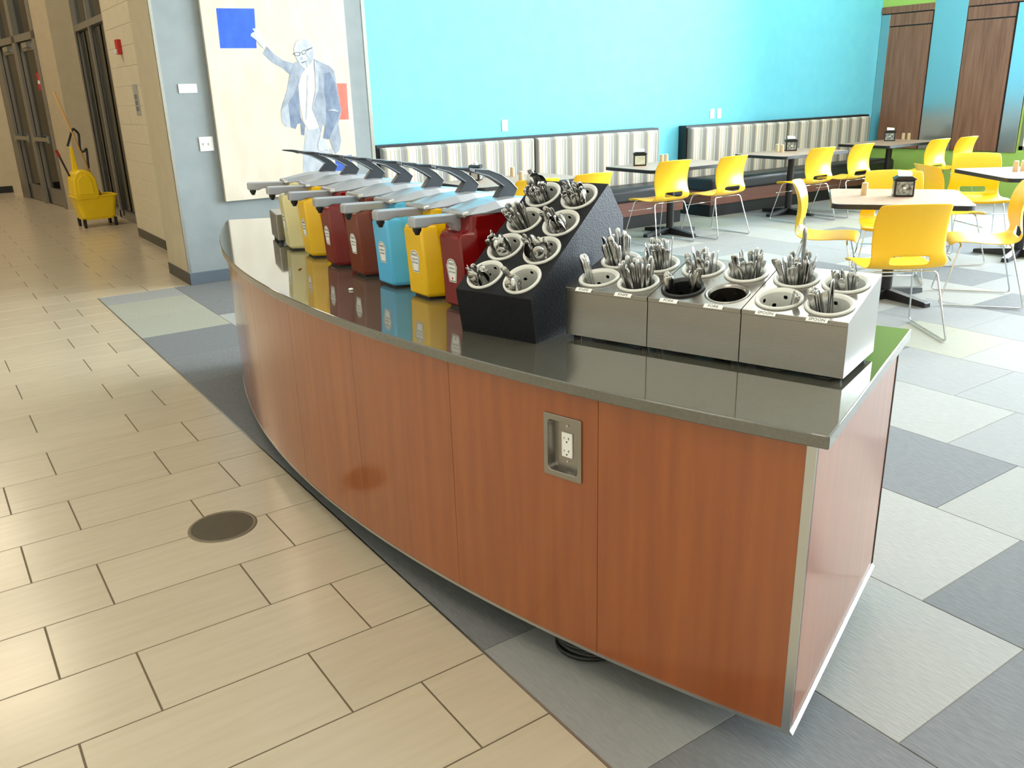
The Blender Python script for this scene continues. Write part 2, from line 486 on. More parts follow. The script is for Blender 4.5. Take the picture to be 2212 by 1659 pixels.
# storefront glazing
gx = 2.15
g = MB(); t = 0.05
for yy in (7.2, 8.30, 9.35): g.box(gx - 0.05, gx + 0.06, yy - t / 2 - 0.02, yy + t / 2 + 0.02, 0, 3.6)
g.box(gx - 0.05, gx + 0.06, 7.2, 9.35, 0, 0.1); g.box(gx - 0.055, gx + 0.06, 7.2, 9.35, 2.5, 2.58); g.box(gx - 0.05, gx + 0.06, 7.2, 9.35, 3.55, 3.65)
gl = struct('window_%d' % wn, g, M['door_metal']); wn += 1
for (a, b) in ((7.245, 8.255), (8.345, 9.305)):
    put('pane', MB().box(gx, gx + 0.006, a, b, 0.1, 2.5), M['dark_glass'], gl); put('pane', MB().box(gx, gx + 0.006, a, b, 2.58, 3.55), M['dark_glass'], gl)
for yy in (8.05, 9.2): put('gasket', MB().box(gx - 0.06, gx - 0.05, yy - 0.03, yy + 0.03, 0.05, 2.5), M['black'], gl)
wall('wall_glazing_top', MB().box(gx - 0.05, gx + 0.1, 7.2, 9.4, 3.65, CEIL), M['beige'])
# room seen through the glazing
wall('wall_beyond', MB().box(4.4, 4.5, 6.2, 14.2, 0, CEIL), M['beige'])
wall('wall_beyond_end', MB().box(1.3, 4.5, 14.0, 14.2, 0, CEIL), M['beige'])
wall('wall_beyond_near', MB().box(2.4, 4.5, 6.1, 6.25, 0, CEIL), M['beige'])
area_light('ceiling_area_light', (3.2, 10, LAMPZ), (0.6, 3.0), (0, 0, 0), 110, (1, 0.93, 0.8))
# beige pier between glazing and doors
A0 = Vector((1.73, 10.0)); A1 = Vector((1.29, 13.8)); TD = (A1 - A0).normalized(); ND = Vector((TD.y, -TD.x))
def dp(t_, d_, z_): p = A0 + TD * t_ + ND * d_; return (p.x, p.y, z_)
wall('wall_pier', MB().prism([(2.2, 9.39), (1.80, 9.42), (1.66, 10.02), (1.95, 10.2), (2.2, 10.2)], 'z', 0, CEIL), M['beige'])
def dbox(mb, t0, t1, d0, d1, z0, z1):
    ps = [dp(t0, d0, z0), dp(t1, d0, z0), dp(t1, d1, z0), dp(t0, d1, z0)]
    return mb.loft([ps, [(p[0], p[1], z1) for p in ps]])
fr = MB()
for (a, b) in ((0.0, 0.14), (1.14, 1.34), (2.34, 2.7)): dbox(fr, a, b, -0.08, 0.1, 0, 3.7)
dbox(fr, 0, 2.7, -0.08, 0.1, 2.46, 2.56); dbox(fr, 0, 2.7, -0.08, 0.1, 3.6, 3.7)
frame = struct('trim_5', fr, M['door_metal'])
for (a, b) in ((0.14, 1.14), (1.34, 2.34)): put('transom_pane', dbox(MB(), a, b, 0.0, 0.006, 2.56, 3.6), M['dark_glass'], frame)
for i, (a, b) in enumerate(((0.15, 1.13), (1.35, 2.33))):
    d = MB()
    dbox(d, a, a + 0.13, -0.03, 0.02, 0.01, 2.45); dbox(d, b - 0.13, b, -0.03, 0.02, 0.01, 2.45)
    dbox(d, a, b, -0.03, 0.02, 0.01, 0.26); dbox(d, a, b, -0.03, 0.02, 2.32, 2.45)
    do = struct('door_%d' % (i + 1), d, M['door_metal'])
    put('pane', dbox(MB(), a + 0.13, b - 0.13, -0.008, -0.002, 0.26, 2.32), M['dark_glass'], do)
    bar = MB(); dbox(bar, a + 0.1, b - 0.1, -0.11, -0.08, 1.0, 1.06); dbox(bar, a + 0.04, a + 0.12, -0.11, -0.03, 0.98, 1.08); dbox(bar, b - 0.12, b - 0.04, -0.11, -0.03, 0.98, 1.08)
    put('push_bar', bar, M['alu'], do)
    put('door_closer', dbox(MB(), a + 0.3, a + 0.6, -0.09, -0.03, 2.36, 2.43), M['alu'], do)
    put('weather_strip', dbox(MB(), b - 0.005, b + 0.01, -0.04, 0.02, 0.01, 2.45), M['black'], do)
    if i == 0:
        put('red_notice', dbox(MB(), a + 0.2, a + 0.4, -0.012, -0.009, 1.75, 2.0), mat('notice_red', C(196, 40, 60), 0.6), do)
        put('red_notice_white_band', dbox(MB(), a + 0.22, a + 0.38, -0.014, -0.012, 1.84, 1.89), M['paper'], do)
wall('wall_doors_top', dbox(MB(), 0, 2.8, -0.02, 0.1, 3.7, CEIL), M['beige'])
wall('wall_far', MB().box(-4.2, 1.45, 13.85, 14.05, 0, CEIL), M['beige'])
wall('baseboard_far', MB().box(-4.0, 1.3, 13.83, 13.85, 0, 0.12), M['black'])

# ================================================================== COUNTER
O = Vector((6.092, -1.961)); RO = 5.333; RI = 4.42; AN = 21.9; AF = -24.3; ZT = 0.865
def pol(r, a, z=0, w=0):
    a = R(a); d = Vector((-math.cos(a), -math.sin(a))); t_ = Vector((math.sin(a), -math.cos(a)))
    q = O + d * r + t_ * w; return Vector((q.x, q.y, z))
CL = Vector((1.25, -1.96, 0))
counter = thing('serving_counter', 'long curved cherry wood serving counter with polished grey top', 'counter', CL)
def arc(mb, r0, r1, a0, a1, z0, z1, n=None):
    n = n or max(2, int(abs(a1 - a0) * 1.6)); rings = []
    for i in range(n + 1):
        a = a0 + (a1 - a0) * i / n
        rings.append([pol(r1, a, z0) - CL, pol(r0, a, z0) - CL, pol(r0, a, z1) - CL, pol(r1, a, z1) - CL])
    return mb.loft(rings)
auto_smooth(put('countertop', arc(MB(), RI, RO, AF, AN, ZT - 0.03, ZT, 90), M['countertop'], counter, bevel=0.003), 40)
RP = 5.308; seams = [-23.95, -17.4, -11.85, -6.3, -0.65, 4.80, 10.32, 15.96, 21.38]
for a, b in zip(seams[:-1], seams[1:]):
    if a < 14.8 < b:      # the panel with the outlet cut-out
        pm = MB(); h0, h1, hz0, hz1 = 14.23, 15.39, 0.600, 0.756
        arc(pm, RP - 0.02, RP, a + 0.008, h0, 0.108, ZT - 0.03, 8); arc(pm, RP - 0.02, RP, h1, b - 0.008, 0.108, ZT - 0.03, 2)
        arc(pm, RP - 0.02, RP, h0, h1, 0.108, hz0, 2); arc(pm, RP - 0.02, RP, h0, h1, hz1, ZT - 0.03, 2)
        auto_smooth(put('front_panel', pm, M['counter_wood'], counter)); continue
    auto_smooth(put('front_panel', arc(MB(), RP - 0.02, RP, a + 0.008, b - 0.008, 0.108, ZT - 0.03, 10), M['counter_wood'], counter))
put('front_core', arc(MB(), RP - 0.04, RP - 0.021, -23.9, 21.3, 0.112, ZT - 0.031, 60), M['black'], counter)
auto_smooth(put('bottom_trim', arc(MB(), RP - 0.03, RP + 0.002, -23.95, 21.6, 0.099, 0.108, 90), M['alu'], counter))
put('corner_trim', arc(MB(), RP - 0.02, RP + 0.002, 21.38, 21.60, 0.1, ZT - 0.03, 2), M['alu'], counter)
# end panels are straight along the radius
def radial(mb, r0, r1, a, w0, w1, z0, z1):
    ps = [pol(r0, a, z0, w0) - CL, pol(r1, a, z0, w0) - CL, pol(r1, a, z0, w1) - CL, pol(r0, a, z0, w1) - CL]
    return mb.loft([ps, [Vector((p.x, p.y, z1)) for p in ps]])
put('end_panel', radial(MB(), 4.45, RP - 0.004, 21.6, -0.02, 0.0, 0.112, ZT - 0.03), M['counter_wood'], counter)
tm = MB(); tp = []
for rr_ in (4.44, RP + 0.002): tp.append([pol(rr_, 21.6, z_, w_) - CL for (w_, z_) in ((-0.03, 0.099), (0.008, 0.099), (0.008, 0.101), (0.001, 0.109), (-0.03, 0.109))])
put('end_trim', tm.loft(tp), M['alu'], counter)
put('end_back_edge', radial(MB(), 4.44, 4.45, 21.6, -0.02, 0.002, 0.112, ZT - 0.03), M['black'], counter)
put('end_panel', radial(MB(), 4.45, RP - 0.004, -24.0, 0.0, 0.02, 0.105, ZT - 0.03), M['counter_wood'], counter)
auto_smooth(put('back_panel', arc(MB(), 4.44, 4.46, -23.95, 21.5, 0.105, ZT - 0.03, 60), M['counter_wood'], counter))
put('toe_kick', arc(MB(), 4.62, 5.02, -22.5, 19.5, 0.0, 0.112, 60), M['black'], counter)
# recessed outlet in the front
am = 14.81; oc = pol(RP + 0.002, am, 0.678)
ob = put('outlet_box', MB(), None, counter)
rz = R(am) + math.pi       # local +x outwards
def oq(mb, m, name, par, bevel=0.0):
    o = put(name, mb, m, par, bevel=bevel); return o
fm = MB(); W2, H2 = 0.0595, 0.0855
def rrect(w, h, r, n=4):
    P = []
    for (sx, sy, a0) in ((1, 1, 0), (-1, 1, 90), (-1, -1, 180), (1, -1, 270)):
        for i in range(n + 1):
            a = R(a0 + 90 * i / n); P.append((sx * (w - r) + r * math.cos(a), sy * (h - r) + r * math.sin(a)))
    return P
o_out = rrect(W2, H2, 0.004); o_in = rrect(W2 - 0.012, H2 - 0.016, 0.012); o_bk = rrect(W2 - 0.020, H2 - 0.024, 0.008)
fm.loft([[(-0.002, y, z) for y, z in o_out], [(0.003, y, z) for y, z in o_out], [(0.003, y, z) for y, z in o_in], [(-0.021, y, z) for y, z in o_bk]], cap=False)
fm.add([(-0.021, y, z) for y, z in o_bk], [tuple(range(len(o_bk)))])
bpy.data.objects.remove(ob)
ob = put('outlet_box', fm, M['steel'], counter, loc=oc - CL, rot=(0, 0, rz), bevel=0.0012)
put('receptacle', MB().box(-0.022, -0.017, -0.017, 0.017, -0.034, 0.034), M['white'], ob, bevel=0.002)
sl = MB()
for zc in (0.019, -0.016):
    sl.box(-0.0175, -0.0166, 0.006, 0.0075, zc - 0.004, zc + 0.004); sl.box(-0.0175, -0.0166, -0.0085, -0.007, zc - 0.003, zc + 0.003); sl.box(-0.0175, -0.0166, 0.003, 0.0062, zc - 0.0008, zc + 0.0008)
    sl.prism([(0.0025 * math.cos(a), zc - 0.010 + 0.0025 * math.sin(a)) for a in [k * math.pi / 4 for k in range(8)]], 'x', -0.0175, -0.0166)
put('receptacle_slots', sl, M['ink'], ob)
for zc in (0.052, -0.046): put('screw', MB().prism([(0.004 * math.cos(a), zc + 0.004 * math.sin(a)) for a in [k * math.pi / 5 for k in range(10)]], 'x', -0.022, -0.019), M['alu'], ob)

# coiled cable under the counter
cp = []
for i in range(26 * 4 + 1):
    a = 2 * math.pi * i / 26; k = i / 26
    cp.append((0.115 * math.cos(a) * (1 + 0.06 * math.sin(2.3 * k)), 0.105 * math.sin(a) * (1 - 0.05 * math.cos(1.7 * k)), 0.008 + 0.012 * k + 0.002 * math.sin(a * 2 + k)))
tag(put('power_cable', MB().tube(cp, 0.0075, 6), M['black'], None, (1.118, -3.265, 0.0), smooth=True), 'black power cable coiled on carpet under curved counter', 'cable')

# crumbs on the counter
cr = MB().lathe([(0.0005, 0), (0.008, 0.001), (0.010, 0.004), (0.007, 0.007), (0.0005, 0.008)], 12)
tag(put('white_crumb', cr, M['paper'], None, (0.98, -2.04, ZT), smooth=True), 'small round white crumb on grey countertop', 'crumb')
cr = MB().loft([[(-0.016, -0.003, 0), (0.014, -0.005, 0), (0.018, 0.002, 0), (-0.010, 0.005, 0)], [(-0.012, -0.002, 0.004), (0.010, -0.003, 0.003), (0.013, 0.001, 0.003), (-0.008, 0.003, 0.004)]])
tag(put('red_scrap', cr, mat('scrap_red', C(130, 50, 30), 0.7), None, (0.985, -1.53, ZT), (0, 0, 0.9)), 'tiny reddish brown food scrap on grey countertop', 'crumb')

# ================================================================== CONDIMENT DISPENSERS
M['disp_grey'] = mat('silver_grey_plastic', C(172, 176, 184), 0.3, 0.35)
M['lever_grey'] = mat('lever_grey', C(58, 65, 74), 0.35)
M['lever_edge'] = mat('lever_edge_light', C(150, 160, 168), 0.35)
M['grip'] = mat('grip_dark', C(30, 34, 42), 0.4)
def body_mesh():
    def ring(z, xf, hf, xc, hs, xb=-0.335, hb=0.066):
        return [(xf, hf, z), (xc, hs, z), (xb + 0.02, hs, z), (xb, hb, z), (xb, -hb, z), (xb + 0.02, -hs, z), (xc, -hs, z), (xf, -hf, z)]
    rs = [ring(0.006, 0.0, 0.052, -0.055, 0.078, -0.315, 0.056), ring(0.016, 0.007, 0.058, -0.05, 0.085, -0.32, 0.06), ring(0.13, 0.012, 0.057, -0.045, 0.087, -0.33, 0.064), ring(0.232, 0.019, 0.056, -0.03, 0.088),
          ring(0.247, 0.013, 0.052, -0.028, 0.086), ring(0.254, -0.014, 0.066, -0.03, 0.083), ring(0.268, -0.017, 0.070, -0.034, 0.081), ring(0.309, -0.017, 0.070, -0.034, 0.082, -0.33, 0.066)]
    return MB().loft(rs).mesh('body')
def lid_mesh():
    rings = []
    for (x, zt, hw) in ((-0.002, 0.316, 0.060), (-0.012, 0.323, 0.072), (-0.07, 0.333, 0.083), (-0.13, 0.342, 0.087), (-0.2, 0.345, 0.088), (-0.28, 0.338, 0.086), (-0.335, 0.330, 0.080), (-0.35, 0.320, 0.070)):
        zb = 0.307
        rings.append([(x, hw, zb), (x, hw + 0.002, zt - 0.013 if x > -0.02 else zt - 0.020), (x, hw - 0.030, zt - 0.002), (x, 0.012, zt), (x, -0.012, zt), (x, -hw + 0.030, zt - 0.002), (x, -hw - 0.002, zt - 0.013 if x > -0.02 else zt - 0.020), (x, -hw, zb)])
    return MB().loft(rings).mesh('lid')
spout_poly = [(0.151, 0.315), (0.157, 0.309), (0.157, 0.282), (0.112, 0.279), (0.092, 0.286), (0.03, 0.284), (0.012, 0.276), (0.0, 0.258), (-0.008, 0.252), (-0.022, 0.256), (-0.03, 0.30), (-0.03, 0.309)]
lev_poly = [(-0.166, 0.338), (-0.182, 0.358), (-0.202, 0.379), (-0.175, 0.397), (-0.14, 0.416), (-0.088, 0.431), (-0.086, 0.441), (-0.14, 0.434), (-0.19, 0.416), (-0.228, 0.392), (-0.258, 0.364), (-0.248, 0.346), (-0.236, 0.334)]
def keystone(w, h):
    P = [(-w * 0.66, -h), (w * 0.66, -h), (w * 0.98, h * 0.25), (w * 1.0, h * 0.42), (w * 0.86, h * 0.5), (w * 0.8, h * 0.66)]
    for i in range(7):
        a = R(15 + 150 * i / 6); P.append((w * 0.72 * math.cos(a), h * 0.70 + h * 0.3 * math.sin(a)))
    P += [(-w * 0.8, h * 0.66), (-w * 0.86, h * 0.5), (-w * 1.0, h * 0.42), (-w * 0.98, h * 0.25)]
    return P
BODY, LID = body_mesh(), lid_mesh()
SPOUT = MB().prism(spout_poly, 'y', -0.019, 0.019).mesh('spout')
NOZ = MB().lathe([(0.014, 0.284), (0.014, 0.272), (0.009, 0.264), (0.007, 0.258), (0.001, 0.258)], 16, cx=0.136).mesh('nozzle')
LEV = MB().prism(lev_poly, 'y', -0.013, 0.013).mesh('lever')
GRIP = MB().loft([[(-0.084, y * 0.016, 0.428 + z) for y, z in ((-1, 0), (1, 0), (1, 0.015), (-1, 0.015))], [(-0.06, y * 0.021, 0.437 + z) for y, z in ((-1, 0), (1, 0), (1, 0.010), (-1, 0.010))], [(-0.016, y * 0.019, 0.445 + z) for y, z in ((-1, 0), (1, 0), (1, 0.004), (-1, 0.004))]]).mesh('grip')
RIB = MB()
for s in (-1, 1):
    RIB.tube([(x, s * 0.0135, z) for x, z in lev_poly[2:6]], 0.0018, 5); RIB.tube([(x, s * 0.0135, z) for x, z in lev_poly[6:11]], 0.0018, 5)
RIB = RIB.mesh('lever_rim')
BASE = MB().prism([(-0.008, 0.046), (-0.06, 0.066), (-0.31, 0.066), (-0.31, -0.066), (-0.06, -0.066), (-0.008, -0.046)], 'z', 0.0, 0.007).mesh('base')
LIP = MB().loft([[(-0.014, y_, z_) for y_, z_ in ((-0.073, 0.307), (0.073, 0.307), (0.070, 0.322), (-0.070, 0.322))], [(0.003, y_, z_) for y_, z_ in ((-0.062, 0.307), (0.062, 0.307), (0.060, 0.317), (-0.060, 0.317))]]).mesh('lip')
M['lip'] = mat('lip_metal', C(206, 208, 210), 0.22, 0.8)
def dispenser(name, ang, rad, turn, col, words, label, rough=0.2):
    mm = mat(name + '_plastic', col, rough, spec=0.5)
    p = pol(rad, ang, ZT)
    E = thing(name, label, 'condiment dispenser', p, R(ang + turn) + math.pi, 'condiment pump dispensers on the counter')
    b = put('body', BODY.copy(), mm, E, bevel=0.007, seg=3); auto_smooth(b, 25)
    put('base', BASE, M['black'], E)
    l = put('lid', LID, M['disp_grey'], E, bevel=0.003)
    put('lip', LIP, M['lip'], l, bevel=0.003)
    s = put('spout', SPOUT, M['disp_grey'], E, bevel=0.004); put('nozzle', NOZ, M['black'], s, smooth=True)
    v = put('lever', LEV, M['lever_grey'], E, bevel=0.002); put('grip', GRIP, M['grip'], v, bevel=0.002); put('lever_rim', RIB, M['lever_edge'], v)
    # label on the sloping front face
    tilt = math.atan2(0.013, 0.216)
    lab = put('label', MB().prism(keystone(0.029, 0.039), 'z', 0, 0.0006), M['paper'], E, loc=(0.0128, 0, 0.128), rot=(R(90), 0, R(90)))
    lab.rotation_euler = (Matrix.Rotation(tilt * 0.9, 3, 'Y') @ Matrix.Rotation(R(90), 3, 'Z') @ Matrix.Rotation(R(90), 3, 'X')).to_euler()
    ring = MB(); K1, K2 = keystone(0.0262, 0.0362), keystone(0.0238, 0.0338)
    ring.loft([[(x, y, 0.0008) for x, y in K1], [(x, y, 0.0008) for x, y in K2]], cap=False)
    put('label_border', ring, M['ink'], lab)
    yy = 0.0215
    for i, (wd, sz) in enumerate(words):
        put('label_text', text_mesh(wd, sz), M['ink'], lab, loc=(0, yy, 0.0008)); yy -= 0.0150 if i == 0 else 0.0120
    if 'KETCHUP' in [w for w, _ in words]:
        put('label_tomato', MB().prism([(0.004 * math.cos(k * 0.7), -0.026 + 0.004 * math.sin(k * 0.7)) for k in range(9)], 'z', 0.0006, 0.001), mat('tomato_print', C(190, 40, 30), 0.6), lab)
    return E
HZ = ('HEINZ', 0.0115)
dispenser('mayonnaise_dispenser', -10.89, 5.041, 0.25, C(222, 214, 160), [HZ, ('MAYO', 0.011)], 'cream condiment pump dispenser, farthest from the black cutlery rack')
dispenser('mustard_dispenser', -8.04, 5.002, 1.5, C(238, 190, 10), [HZ, ('YELLOW', 0.009), ('MUSTARD', 0.008)], 'yellow condiment pump dispenser between the cream and red ones')
dispenser('ketchup_dispenser', -4.80, 4.983, 0.85, C(120, 10, 10), [HZ, ('TOMATO', 0.009), ('KETCHUP', 0.008)], 'red condiment pump dispenser between the yellow and brown ones', 0.16)
dispenser('barbecue_dispenser', -1.71, 4.974, 0.84, C(112, 44, 24), [HZ, ('BARBECUE', 0.0075), ('SAUCE', 0.009)], 'brown condiment pump dispenser beside the light blue one')
dispenser('ranch_dispenser', 1.17, 4.973, -0.25, C(86, 186, 236), [HZ, ('RANCH', 0.010), ('DRESSING', 0.0075)], 'light blue condiment pump dispenser in the row on the counter')
dispenser('mustard_dispenser', 3.99, 4.982, -1.3, C(238, 190, 10), [HZ, ('YELLOW', 0.009), ('MUSTARD', 0.008)], 'yellow condiment pump dispenser between the light blue and red ones')
dispenser('ketchup_dispenser', 6.61, 4.993, -2.55, C(120, 10, 10), [HZ, ('TOMATO', 0.009), ('KETCHUP', 0.008)], 'red condiment pump dispenser right beside the black cutlery rack', 0.16)
# steel box beyond the cream dispenser
E = thing('steel_box', 'stainless steel box on black feet behind the cream dispenser', 'metal box', (1.15, -0.84, ZT), R(-12.5))
put('body', MB().box(0.0, 0.26, 0.0, 0.24, 0.014, 0.14), M['steel'], E, bevel=0.004)
for (x, y) in ((0.02, 0.02), (0.24, 0.02), (0.02, 0.22), (0.24, 0.22)): put('foot', MB().lathe([(0.001, 0), (0.012, 0), (0.014, 0.014), (0.001, 0.014)], 12, x, y), M['black'], E)

# ================================================================== CUTLERY
def cup_mesh():
    """perforated plastic cylinder, open at the top; origin at the rim plane centre, axis z"""
    mb = MB(); n = 40; ri, ro, rim = 0.0455, 0.0475, 0.058; depth = 0.15
    ang = lambda k: 2 * math.pi * k / n
    # rim + outside
    prof = [(ri, -0.002), (0.050, 0.004), (0.055, 0.006), (rim, 0.003), (rim, -0.002), (0.0505, -0.003), (ro, -0.006), (ri, -0.007)]
    mb.lathe(prof, n)
    # inside wall with round holes
    rows = [-0.006, -0.027, -0.048, -0.069, -0.090]; segs = 10
    def wp(u, z): return (ri * math.cos(u), ri * math.sin(u), z)
    mb.lathe([(ri, -0.002), (ri, rows[0])], n); mb.lathe([(ri, rows[-1]), (ri - 0.002, -depth), (0.001, -depth)], n)
    for r in range(len(rows) - 1):
        for s in range(segs):
            u0 = 2 * math.pi * s / segs; u1 = 2 * math.pi * (s + 1) / segs; z0, z1 = rows[r + 1], rows[r]
            hole = (r + s) % 2 == 0
            outer = [(u0 + (u1 - u0) * a, z0 + (z1 - z0) * b) for a, b in ((0, 0), (.25, 0), (.5, 0), (.75, 0), (1, 0), (1, .5), (1, 1), (.75, 1), (.5, 1), (.25, 1), (0, 1), (0, .5))]
            if hole:
                uc, zc = (u0 + u1) / 2, (z0 + z1) / 2; inner = []
                for (u, z) in outer:
                    a = math.atan2(z - zc, (u - uc) * ri); inner.append((uc + 0.0055 * math.cos(a) / ri, zc + 0.0055 * math.sin(a)))
                mb.loft([[wp(*p) for p in outer], [wp(*p) for p in inner]], cap=False)
            else:
                c0, c1 = [wp(*p) for p in outer[0:5]], [wp(*p) for p in (outer[10], outer[9], outer[8], outer[7], outer[6])]
                mb.loft([c0, c1], cap=False, close=False)
    return mb.mesh('cutlery_cup')
CUP = cup_mesh(); CUP.materials.append(M['white_plastic'])
CUP_BLACK = CUP.copy(); CUP_BLACK.materials.clear(); CUP_BLACK.materials.append(M['black'])
CUP_STEEL = CUP.copy(); CUP_STEEL.materials.clear(); CUP_STEEL.materials.append(M['steel'])
for me in (CUP, CUP_BLACK, CUP_STEEL):
    for p in me.polygons: p.use_smooth = True

def blade(stations, name):
    """flat piece along z: stations (z, halfwidth, halfthick, yoffset)"""
    rings = []
    for z, w, t_, y in stations:
        rings.append([(w, y, z), (w * 0.6, y + t_, z), (-w * 0.6, y + t_, z), (-w, y, z), (-w * 0.6, y - t_, z), (w * 0.6, y - t_, z)])
    return MB().loft(rings)
def hand_st():   # handle end at top, z up to 0.2
    return [(0.06, 0.0028, 0.0016, 0), (0.10, 0.003, 0.0016, 0), (0.14, 0.0055, 0.0014, 0.001), (0.17, 0.008, 0.0013, 0.002), (0.187, 0.0098, 0.0012, 0.003), (0.196, 0.0085, 0.0011, 0.0035), (0.2, 0.004, 0.001, 0.0035)]
KNIFE = blade([(0.0, 0.002, 0.0006, 0), (0.01, 0.008, 0.0007, 0), (0.09, 0.009, 0.001, 0), (0.10, 0.005, 0.002, 0), (0.12, 0.0055, 0.003, 0), (0.17, 0.009, 0.0034, 0), (0.20, 0.010, 0.003, 0), (0.21, 0.008, 0.0025, 0), (0.214, 0.003, 0.0015, 0)], 'k').mesh('knife')
fk = blade([(0.035, 0.011, 0.0012, 0.0), (0.052, 0.008, 0.0014, 0.001)] + hand_st(), 'f')
for i in range(4):
    x = -0.0085 + i * 0.00567
    fk.loft([[(x - 0.0014, -0.0012, 0.036), (x + 0.0014, -0.0012, 0.036), (x + 0.0014, 0.0012, 0.036), (x - 0.0014, 0.0012, 0.036)], [(x - 0.0008, 0.003, 0.0), (x + 0.0008, 0.003, 0.0), (x + 0.0008, 0.0042, 0.0), (x - 0.0008, 0.0042, 0.0)]])
FORK = fk.mesh('fork')
sp = MB()
n = 10; rows = []
for i, (z, w) in enumerate(((0.0, 0.002), (0.006, 0.012), (0.018, 0.0175), (0.032, 0.019), (0.046, 0.015), (0.056, 0.007), (0.062, 0.003))):
    rows.append([(w * math.cos(math.pi * k / n), -0.009 * (w / 0.019) * math.sin(math.pi * k / n), z) for k in range(n + 1)])
sp.loft(rows, cap=False, close=False)
sp.loft([[(p[0] * 0.96, p[1] * 0.9 + 0.0009, p[2]) for p in r] for r in rows], cap=False, close=False)
st = blade(hand_st(), 's'); sp.add(st.v, st.f)
SPOON = sp.mesh('spoon')
for me in (KNIFE, FORK, SPOON):
    me.materials.append(M['cutlery'])
    for p in me.polygons: p.use_smooth = True
KMESH = {'knife': KNIFE, 'fork': FORK, 'spoon': SPOON}

def fill_cup(mw, plan, cupdesc, group, seed):
    """plan: list of (kind, count, rise_min, rise_max, heads_up); mw: cup matrix with origin at rim centre, -z into cup.
    Pieces stand on the cup floor and lean on the rim; the lowest end sits near the cup floor."""
    rg = random.Random(seed)
    for kind, cnt, r0, r1, up, (dx, dy), spread in plan:
        plural = 'knives' if kind == 'knife' else kind + 's'
        sc = 0.95 if kind == 'knife' else 0.92
        L = (0.214 if kind == 'knife' else 0.2) * sc
        for i in range(cnt):
            px = dx + rg.uniform(-1, 1) * spread; py = dy + rg.uniform(-1, 1) * spread
            q = math.hypot(px, py)
            if q > 0.036: px, py = px * 0.036 / q, py * 0.036 / q
            rise = rg.uniform(r0, r1)                 # how far the top end stands above the rim
            bot = L - rise                            # length below the rim
            bx = px * 0.3 + rg.uniform(-0.012, 0.012); by = py * 0.3 + rg.uniform(-0.012, 0.012)
            zbot = -min(bot, 0.147)
            if rise < 0: bx, by, zbot, px, py = px * 0.5 - 0.02, by, -0.146, px + 0.014, py   # lying low against the wall
            p0 = Vector((bx, by, zbot)); p1 = Vector((px, py, 0.0))
            d = (p1 - p0).normalized()
            z_ax = d; yaw = rg.uniform(0, 2 * math.pi)
            x_ax = z_ax.orthogonal().normalized(); x_ax = Matrix.Rotation(yaw, 3, z_ax) @ x_ax; y_ax = z_ax.cross(x_ax)
            if up: z2, x2, p_or = -z_ax, x_ax, p0 + d * L
            else: z2, x2, p_or = z_ax, x_ax, p0
            y2 = z2.cross(x2)
            mm = Matrix(((x2.x, y2.x, z2.x, p_or.x), (x2.y, y2.y, z2.y, p_or.y), (x2.z, y2.z, z2.z, p_or.z), (0, 0, 0, 1)))
            o = put(kind, KMESH[kind])
            o.matrix_world = mw @ mm @ Matrix.Scale(sc, 4)
            tag(o, 'stainless %s in %s' % (kind, cupdesc), kind, '%s in %s' % (plural, group))

def cup_at(mw, me, label):
    o = put('cutlery_cup', me); o.matrix_world = mw; tag(o, label, 'cutlery cup', 'cutlery cups'); return o

# ---- black sloping rack
RKE = Vector((0.314, -0.949)).normalized(); rk_rz = math.atan2(RKE.y, RKE.x)
rack = thing('cutlery_rack', 'black textured sloping cutlery rack with eight round cups on counter', 'cutlery rack', (0.999, -2.786, ZT), rk_rz)
RW = 0.268
prof = [(0.0, 0.0), (-0.022, 0.132), (0.387, 0.402), (0.478, 0.292), (0.478, 0.0)]
rb = MB()
for x in (0, RW): rb.add([(x, y, z) for y, z in prof], [tuple(range(5))])
P3 = lambda i: [(0, *prof[i]), (RW, *prof[i])]
for i, j in ((0, 1), (2, 3), (3, 4), (4, 0)):
    a, b = P3(i), P3(j); rb.add([a[0], a[1], b[1], b[0]], [(0, 1, 2, 3)])
put('housing', rb, M['black_rough'], rack)
sl_v = Vector((0, prof[2][0] - prof[1][0], prof[2][1] - prof[1][1])); sl_len = sl_v.length; sa = math.atan2(sl_v.z, sl_v.y)
cen = [(cx, 0.068 + 0.1185 * k, 0.051) for k in range(4) for cx in (0.068, 0.200)]
plate = holes_plate([(0, 0), (RW, 0), (RW, sl_len), (0, sl_len)], cen); plate.materials.append(M['black_rough'])
put('sloping_face', plate, None, rack, (0, prof[1][0], prof[1][1]), (sa, 0, 0))
put('inner_tray', MB().box(0.004, RW - 0.004, 0.02, 0.47, 0.001, 0.006), M['black'], rack)
mw_r = Matrix.Translation((0.999, -2.786, ZT)) @ Matrix.Rotation(rk_rz, 4, 'Z') @ Matrix.Translation((0, prof[1][0], prof[1][1])) @ Matrix.Rotation(sa, 4, 'X')
rown = ['lowest', 'second lowest', 'second highest', 'highest']
